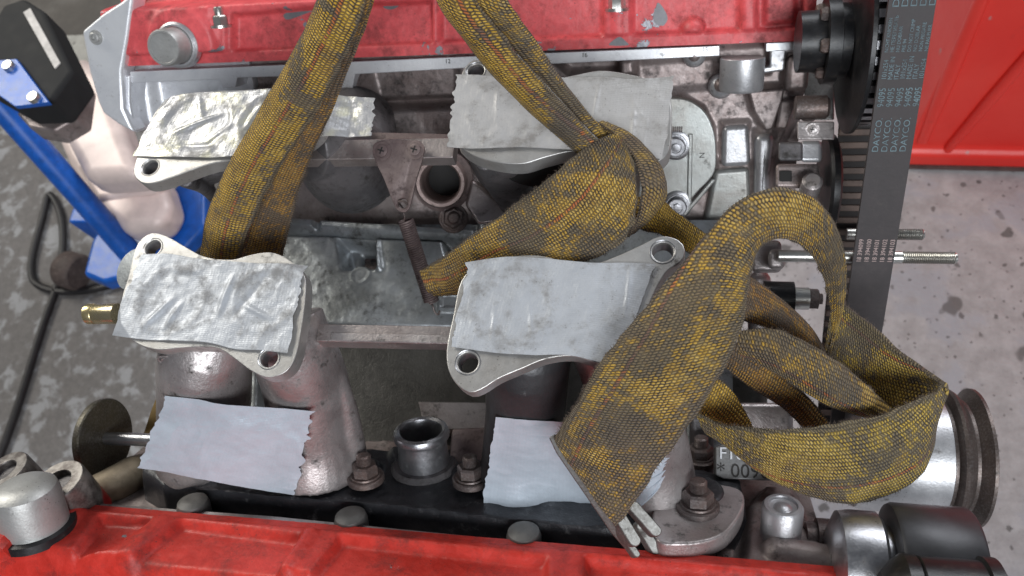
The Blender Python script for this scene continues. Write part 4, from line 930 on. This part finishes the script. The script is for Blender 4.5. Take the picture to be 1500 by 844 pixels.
def tape(name, label, top, bot, plane, mat, circles=(), jag=(.002, .002), flange=None, wr=.0005, seed=0, lines=(), nl=220, nk=90, droop=.5, wrap=None):
    """top / bottom edge given as outlines on the surface the tape sticks to"""
    T = np.array([plane(*q) for q in top]); B_ = np.array([plane(*q) for q in bot])
    n = nl; Ts, Bs = spline(T, n*4), spline(B_, n*4)
    t = np.linspace(0, 1, nk); s = np.linspace(0, 1, n)
    Lw = np.linalg.norm(np.diff(Ts, axis=0), axis=1).sum(); Wd = np.linalg.norm(Ts[n*2] - Bs[n*2])
    def zig(sd):
        y = t*Wd/.0055; y = y + .8*vnoise(y*.7, 0*y, sd+3); return (hash2(np.floor(y), 0*y, sd)*(1-(y % 1)) + hash2(np.floor(y)+1, 0*y, sd)*(y % 1)) + .35*vnoise(y*2.3, 0*y, sd) + .35
    s0 = zig(seed)*jag[0]/Lw; s1 = 1 - zig(seed+5)*jag[1]/Lw
    Sx = s0[None, :]*(1-s[:, None]) + s1[None, :]*s[:, None]
    idx = np.clip(Sx*(4*n-1), 0, 4*n-1.001); i0 = idx.astype(int); fr = (idx-i0)[..., None]
    PT = Ts[i0]*(1-fr) + Ts[i0+1]*fr; PB = Bs[i0]*(1-fr) + Bs[i0+1]*fr
    tt = t[None, :, None]; P = PT*(1-tt) + PB*tt
    N = np.cross(np.gradient(P, axis=0), np.gradient(P, axis=1)); N /= np.linalg.norm(N, axis=2)[..., None] + 1e-12
    if np.sum(N*(CAM-P)) < 0: N = -N
    if wrap:
        # press the tape on to the castings under it; it stays taut across the gaps
        dg_ = bpy.context.evaluated_depsgraph_get(); V_ = []; F_ = []
        for w_ in wrap:
            e_ = w_.evaluated_get(dg_); mw_ = np.array(w_.matrix_world); k_ = len(V_); me_ = e_.data
            V_ += [tuple(mw_[:3, :3] @ np.array(v_.co[:]) + mw_[:3, 3]) for v_ in me_.vertices]; F_ += [tuple(i_ + k_ for i_ in q_.vertices) for q_ in me_.polygons]
        bv = BVHTree.FromPolygons(V_, F_); tg = np.full(P.shape[:2], -.012); vd_ = CAM - P; vd_ /= np.linalg.norm(vd_, axis=2)[..., None]
        for i_ in range(n):
            for j_ in range(nk):
                hit = bv.ray_cast(Vector(P[i_, j_] + vd_[i_, j_]*.04), Vector(-vd_[i_, j_]), .052)
                if hit[0] is not None: tg[i_, j_] = .04 - hit[3]
        hh_ = tg.copy()
        for _ in range(260):
            q_ = np.pad(hh_, 1, mode='edge'); hh_ = np.maximum((q_[:-2, 1:-1] + q_[2:, 1:-1] + q_[1:-1, :-2] + q_[1:-1, 2:])/4, tg)
        for _ in range(6):
            q_ = np.pad(hh_, 1, mode='edge'); hh_ = (q_[:-2, 1:-1] + q_[2:, 1:-1] + q_[1:-1, :-2] + q_[1:-1, 2:])/4
        P = P + vd_*hh_[..., None]
    U = np.stack([Sx*Lw, np.broadcast_to(t*Wd, Sx.shape)], -1)
    h = wr*(fbm(U[..., 0]/.016, U[..., 1]/.016, seed, 4) + .8*(1-np.abs(fbm(U[..., 0]/.022+3, U[..., 1]/.03, seed+2, 3)))**3)
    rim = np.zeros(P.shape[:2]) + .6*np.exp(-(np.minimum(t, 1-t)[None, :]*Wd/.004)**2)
    for (cx_, cy_, r, dep) in circles:
        c = plane(cx_, cy_); d = np.linalg.norm(P - c, axis=2)
        h = h - dep*(1-sstep(r-.005, r+.0015, d)) + .00012*np.exp(-((d-r-.001)/.0016)**2)
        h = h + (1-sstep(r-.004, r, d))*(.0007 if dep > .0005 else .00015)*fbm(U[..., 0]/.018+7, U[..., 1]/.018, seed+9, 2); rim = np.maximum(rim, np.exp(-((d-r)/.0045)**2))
    for (a, b, w, hh) in lines:
        a, b = plane(*a), plane(*b); e = b-a; q = np.clip(((P-a) @ e)/(e @ e), 0, 1); d = np.linalg.norm(P - a - q[..., None]*e, axis=2)
        h = h + .7*hh*np.exp(-(d/w)**2)*np.sin(np.pi*np.clip(q, .02, .98))
    if flange is not None:
        pl_ = np.array([Pz(x, y, ZF)[:2] for x, y in flange]); sd = sdpoly(P[..., 0], P[..., 1], pl_); out = np.clip(sd, 0, None); h = h - np.minimum(out*droop, .006)
    P = P + N*(h + .0011)[..., None]
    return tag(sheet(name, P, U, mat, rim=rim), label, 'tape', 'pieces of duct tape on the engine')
fpl = lambda mo: None
Zt = lambda x, y: Pz(x, y, ZF + .0004)
tape('duct_tape', 'dirty silver duct tape over a flange, creased into two round bores, beside the brass stub',
     [(206, 374), (250, 373), (300, 381), (370, 386), (452, 388)], [(157, 488), (200, 497), (260, 500), (307, 503), (345, 512), (383, 514), (426, 519)], Zt, M['tape'],
     circles=[(252, 440, .0205, .0005), (388, 440, .0185, .0005)], flange=[(178, 440), (188, 405), (212, 346), (226, 341), (300, 376), (372, 372), (400, 370), (446, 404), (447, 440), (432, 525), (392, 553), (322, 511), (228, 512), (196, 500), (180, 475)], seed=1, wr=.00042,
     lines=[((205, 485), (262, 432), .0022, .0022), ((238, 487), (270, 440), .002, .0016), ((318, 470), (345, 400), .002, .0018), ((335, 475), (395, 400), .0025, -.0014), ((355, 445), (400, 470), .0018, .0016), ((250, 395), (300, 400), .002, .001)])
tape('duct_tape', 'flat grey duct tape over the flange the loose strap tail crosses',
     [(680, 386), (740, 378), (800, 380), (860, 386), (920, 386), (962, 388)], [(656, 508), (720, 517), (780, 521), (830, 521), (880, 532), (905, 545)], Zt, M['tape'],
     circles=[(748, 448, .0215, .00015)], flange=None, seed=21, wr=.00028, jag=(.0025, .001), lines=[((925, 385), (915, 470), .0012, .0007), ((725, 450), (720, 505), .001, .0005), ((775, 440), (780, 500), .001, .0004)])
tape('duct_tape', 'shiny wrinkled duct tape over a flange behind the folded yellow strap',
     [(238, 146), (290, 136), (340, 134), (420, 131), (480, 134), (550, 137)], [(190, 229), (250, 231), (335, 231), (420, 216), (480, 198), (545, 192)], Zt, M['tape_yel'],
     circles=[(288, 182, .0245, .0010), (398, 178, .0215, .0010)], flange=[(197, 240), (208, 268), (262, 256), (345, 235), (400, 234), (440, 215), (470, 190), (474, 160), (425, 130), (350, 137), (255, 141), (212, 195)], seed=31, wr=.0005, jag=(.002, .0025), droop=.35,
     lines=[((244, 200), (330, 165), .002, .0022), ((290, 140), (298, 175), .002, .0015), ((300, 210), (345, 180), .002, .0015), ((352, 200), (385, 150), .002, .002), ((250, 215), (330, 212), .002, -.0012)])
tape('duct_tape', 'dull grey duct tape with ragged edges over a flange beside the head bolts',
     [(664, 110), (720, 113), (800, 116), (870, 114), (940, 117), (990, 113)], [(651, 216), (700, 219), (770, 217), (845, 222), (910, 228), (974, 235)], Zt, M['tape_far'],
     circles=[(745, 165, .0235, .0002)], flange=None, seed=41, wr=.00035, jag=(.003, .0012), lines=[((880, 120), (868, 180), .001, .0006), ((930, 150), (925, 225), .0012, .0007), ((730, 128), (727, 165), .001, .0005), ((905, 175), (945, 168), .0018, .0007)])
def wrap_plane(depth):
    return lambda x, y: Pd(x, y, depth(x, y))
tape('duct_tape', 'clean silver duct tape wrapped across the two runners beside the large washer',
     [(241, 578), (290, 584), (340, 592), (400, 596), (468, 602)], [(198, 682), (260, 693), (320, 705), (380, 716), (440, 725)], lambda x, y: Pd(x, y, .478 + .03*((y-590)/110) - .00022*(x-240)*.25 - .006*math.cos((x-300)/150*math.pi)), M['tape_clean'],
     wrap=[mnl], seed=51, wr=.0004, jag=(.003, .0035), lines=[((250, 600), (345, 606), .004, .0022), ((345, 605), (465, 606), .005, .002), ((395, 610), (370, 700), .006, .0012)])
tape('duct_tape', 'clean silver duct tape on the runners partly hidden under the hooked strap end',
     [(724, 609), (780, 614), (830, 617), (900, 630), (950, 640), (998, 640)], [(704, 737), (780, 746), (860, 755), (920, 750), (950, 730), (975, 700)], lambda x, y: Pd(x, y, .449 + .037*((y-610)/100) - .00012*max(0, x-800)), M['tape_clean'],
     wrap=[mnr, mdr], seed=61, wr=.0004, jag=(.0012, .006), lines=[((735, 625), (830, 632), .003, .0014), ((800, 690), (830, 735), .004, .0012)])

# ------------------------------------------------------------------ webbing strap
st = thing('lifting_strap', 'dirty yellow webbing strap knotted round the engine with a steel end hook', 'strap', Pd(900, 280, .46))
def ribbon(A, B_, mat, bulge=.004, u0=.035, flip=False, th=.0024, n=None, k=26, seed=0, fuzz=True, wav=.0012, roll=.0, name='webbing', sag=None):
    A = np.array([Pd(*q) for q in A]); B_ = np.array([Pd(*q) for q in B_])
    Ln = np.linalg.norm(np.diff((A+B_)/2, axis=0), axis=1).sum(); n = n or max(20, int(Ln/.0016))
    dd = np.r_[0, np.cumsum((np.linalg.norm(np.diff(A, axis=0), axis=1) + np.linalg.norm(np.diff(B_, axis=0), axis=1))/2 + 1e-9)] if len(A) == len(B_) else None
    a, b = spline(A, n, dd), spline(B_, n, dd); t = np.linspace(0, 1, k)[None, :, None]
    P = a[:, None]*(1-t) + b[:, None]*t
    N = np.cross(np.gradient(P, axis=0), np.gradient(P, axis=1)); N /= np.linalg.norm(N, axis=2)[..., None] + 1e-12
    if np.sum(N*(CAM-P)) < 0: N = -N
    W = np.linalg.norm(b-a, axis=1); L = np.r_[0, np.cumsum(np.linalg.norm(np.diff((a+b)/2, axis=0), axis=1))]
    tv = t[0, :, 0][None, :]; bu = np.interp(np.linspace(0, 1, n), np.linspace(0, 1, len(bulge)), bulge)[:, None] if hasattr(bulge, '__len__') else bulge
    h = bu*(1-(2*tv-1)**2) + wav*fbm(L[:, None]/.03 + seed, tv*W[:, None]/.025, seed, 3)
    if roll: h = h + roll*np.exp(-(tv/.10)**2) + roll*np.exp(-((1-tv)/.10)**2)
    P = P + N*h[..., None]
    # edges wander a little
    dv = (b-a)/W[:, None]; P[:, 0] += dv*(.0006*vnoise(L/.006, L*0, seed))[:, None]; P[:, -1] += dv*(.0006*vnoise(L/.006, L*0, seed+3))[:, None]
    uu = (tv-.5)*W[:, None]; U = np.stack([np.broadcast_to((-uu if flip else uu) + u0, P.shape[:2]), np.broadcast_to(L[:, None], P.shape[:2])], -1)
    # rounded cross-section edges: pull the two border columns back by half the thickness
    N = np.cross(np.gradient(P, axis=0), np.gradient(P, axis=1)); N /= np.linalg.norm(N, axis=2)[..., None] + 1e-12
    if np.sum(N*(CAM-P)) < 0: N = -N
    P[:, 0] -= N[:, 0]*th*.4; P[:, -1] -= N[:, -1]*th*.4
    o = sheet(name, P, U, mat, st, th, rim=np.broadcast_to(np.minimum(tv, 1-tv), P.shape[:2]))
    if fuzz:
        v = []; f = []; rs = np.random.RandomState(seed+100)
        for e, sgn in ((0, -1), (-1, 1)):
            cnt = int(L[-1]/.00030)
            for _ in range(cnt):
                i = rs.randint(0, n-1); p = P[i, e] - N[i, e]*th*rs.uniform(0, .5); T = nrm(P[i+1, e] - P[i, e]); d = nrm(dv[i]*sgn*rs.uniform(.5, 1) + T*rs.uniform(-1, 1) + N[i, e]*rs.uniform(-.6, .8))
                l = rs.uniform(.0010, .0032); w = T*.00010; q = len(v); p = p - d*.0006; md = p + d*l*.6 + N[i, e]*l*rs.uniform(-.2, .2)
                v += [p-w, p+w, md+w*.8, md-w*.8, p + d*l + T*l*rs.uniform(-.4, .4)]; f += [(q, q+1, q+2, q+3), (q+3, q+2, q+4)]
        fo = mk('frayed_edge', v, f, M['fuzz'], o, smooth=0)
        fo['kind'] = 'stuff'
    return o
# leg rising on the left, folded lengthwise
ribbon([(338, 400, .548), (358, 330, .528), (395, 262, .512), (432, 205, .497), (468, 150, .480), (500, 85, .462), (526, 20, .446), (540, -60, .436)],
       [(412, 400, .537), (425, 330, .522), (445, 262, .507), (468, 205, .492), (488, 160, .478), (515, 90, .458), (545, 10, .437), (562, -60, .426)], M['web_b'], .003, u0=.03, seed=2, roll=.0015)
ribbon([(288, 402, .545), (299, 330, .524), (325, 262, .508), (362, 190, .492), (405, 120, .474), (440, 55, .454), (472, -10, .436), (495, -60, .426)],
       [(344, 402, .535), (367, 330, .510), (402, 262, .494), (438, 205, .479), (474, 150, .462), (505, 88, .444), (532, 22, .428), (548, -60, .416)], M['web_y'], [.006, .009, .011, .011, .010], u0=.0235, flip=True, seed=1, roll=.001)
# leg rising on the right, folded lengthwise
ribbon([(668, -40, .400), (694, 5, .405), (739, 60, .420), (784, 110, .435), (820, 150, .450), (850, 182, .460), (880, 212, .466)],
       [(725, -40, .402), (749, 5, .407), (781, 50, .422), (809, 95, .437), (836, 135, .452), (864, 170, .462), (890, 198, .468)], M['web'], .006, u0=.05, seed=4, roll=.001)
ribbon([(628, -40, .404), (643, 5, .408), (680, 55, .418), (722, 108, .432), (770, 158, .447), (812, 196, .457), (846, 226, .462)],
       [(677, -40, .392), (702, 5, .397), (747, 60, .412), (792, 110, .427), (827, 150, .442), (857, 182, .452), (888, 213, .457)], M['web_y'], [.006, .008, .009, .009, .007], u0=.013, flip=False, seed=3, roll=.001)
# knot
ribbon([(872, 186, .462), (905, 208, .452), (930, 240, .444), (938, 275, .440), (930, 318, .448), (915, 345, .462)],
       [(888, 182, .470), (935, 212, .462), (966, 250, .456), (975, 285, .458), (962, 306, .468), (940, 318, .480)], M['web_g'], [.003, .006, .008, .006, .004], u0=.05, seed=6, roll=.002)
ribbon([(900, 190, .456), (852, 220, .452), (800, 262, .456), (745, 305, .464), (690, 345, .476), (645, 378, .486), (610, 398, .498)],
       [(932, 240, .444), (934, 300, .438), (912, 352, .440), (855, 386, .448), (785, 400, .460), (712, 428, .478), (640, 436, .502)], M['web'], [.004, .007, .008, .007, .007, .006, .003], u0=.0215, seed=5, wav=.0030)
ribbon([(930, 290, .470), (955, 282, .466), (990, 308, .462), (1040, 345, .458)], [(930, 335, .472), (965, 345, .466), (1000, 366, .462), (1040, 392, .460)], M['web_y'], .003, u0=.05, seed=8, wav=.0008)
# loose loops behind the tail
ribbon([(1040, 548, .470), (1066, 562, .470), (1086, 588, .472), (1108, 632, .474)], [(1006, 578, .470), (1016, 606, .470), (1042, 624, .474), (1076, 640, .478)], M['web_y'], .003, u0=.05, seed=9)
ribbon([(1070, 498, .475), (1130, 536, .475), (1182, 578, .478), (1220, 626, .482)], [(1050, 530, .480), (1095, 566, .482), (1150, 602, .485), (1185, 640, .488)], M['web_b'], .004, u0=.04, seed=10)
ribbon([(1078, 396, .450), (1105, 408, .452), (1150, 440, .460), (1190, 480, .468), (1216, 522, .474)], [(1078, 466, .456), (1110, 478, .460), (1150, 496, .468), (1188, 520, .474), (1206, 545, .480)], M['web_b'], .005, u0=.05, seed=11)
ribbon([(1080, 484, .444), (1130, 478, .436), (1190, 504, .436), (1250, 545, .444), (1306, 596, .458)], [(1085, 520, .450), (1130, 542, .446), (1180, 577, .447), (1230, 602, .452), (1290, 616, .462)], M['web'], [.006, .009, .009, .006], u0=.012, seed=12, roll=.001)
# big loop: inner side, then the front band
ribbon([(1222, 438, .462), (1262, 470, .464), (1310, 513, .462), (1350, 544, .457), (1377, 566, .450)], [(1204, 548, .486), (1240, 580, .488), (1290, 608, .486), (1335, 606, .474), (1376, 592, .455)], M['web_l'], -.006, u0=.035, seed=13)
ribbon([(1378, 564, .449), (1352, 582, .441), (1300, 603, .435), (1230, 618, .432), (1150, 627, .434), (1080, 624, .441), (1018, 606, .450)],
       [(1376, 598, .456), (1364, 664, .454), (1332, 712, .450), (1265, 738, .447), (1190, 729, .447), (1118, 692, .450), (1056, 640, .456)], M['web_l'], [.003, .006, .006, .005, .004], u0=.03, flip=True, seed=14, roll=.001)
# tail: rises from the hook, folds over at the top and arches back down
ribbon([(811, 646, .421), (844, 590, .410), (880, 530, .404), (930, 465, .402), (985, 400, .402), (1030, 346, .403), (1066, 305, .402), (1108, 281, .398), (1155, 274, .396), (1196, 290, .402), (1224, 325, .411), (1240, 375, .421), (1240, 430, .432), (1228, 480, .446), (1214, 524, .462)],
       [(905, 772, .440), (990, 652, .411), (1050, 560, .396), (1088, 482, .391), (1097, 435, .392), (1100, 405, .395), (1104, 380, .400), (1118, 358, .405), (1146, 351, .410), (1176, 365, .417), (1198, 393, .424), (1210, 426, .432), (1216, 460, .441), (1217, 492, .451), (1211, 528, .463)],
       M['web'], [.003, .004, .005, .006, .007, .007, .006, .006, .006, .005, .004, .003, .002, .001], u0=.0345, seed=16, wav=.0014, roll=.0006)
hk = MB().prism([Pd(x, y, .424 + .022*(y-640)/130) for x, y in [(804, 641), (812, 636), (822, 640), (840, 672), (914, 772), (938, 816), (927, 817), (896, 782), (815, 664)]], -nrm(np.mean([Pd(850, 700, .43)], 0) - CAM)*-.003).build('end_hook', M['hook'], st, bevel=.0006)
def capsule(a, b, w, n=10):
    a, b = np.array(a, float), np.array(b, float); d = nrm(b-a); t = math.atan2(d[1], d[0])
    return [tuple(b + w*np.array([math.cos(t+q), math.sin(t+q)])) for q in np.linspace(-math.pi/2, math.pi/2, n)] + [tuple(a + w*np.array([math.cos(t+q), math.sin(t+q)])) for q in np.linspace(math.pi/2, 1.5*math.pi, n)]
for a, b, w, dd in (((902, 745), (931, 792), 9, .438), ((930, 742), (962, 778), 8.5, .446), ((940, 770), (962, 806), 7.5, .455), ((905, 770), (934, 812), 5, .446)):
    wv_ = nrm(Pd(930, 775, 1.0) - CAM + np.array([-.9, -.25, 0]))
    MB().prism([Pd(x, y, dd) for x, y in capsule(a, b, w)], wv_*.0045).build('hook_finger', M['hook'], hk, bevel=.0009)

# ------------------------------------------------------------------ drilled holes become real, cutters go
dg = bpy.context.evaluated_depsgraph_get()
for o in [q for q in COL.objects if q.type == 'MESH' and any(m_.type == 'BOOLEAN' for m_ in q.modifiers)]:
    me = bpy.data.meshes.new_from_object(o.evaluated_get(dg)); o.modifiers.clear(); o.data = me
for cu in cutters: bpy.data.objects.remove(cu)
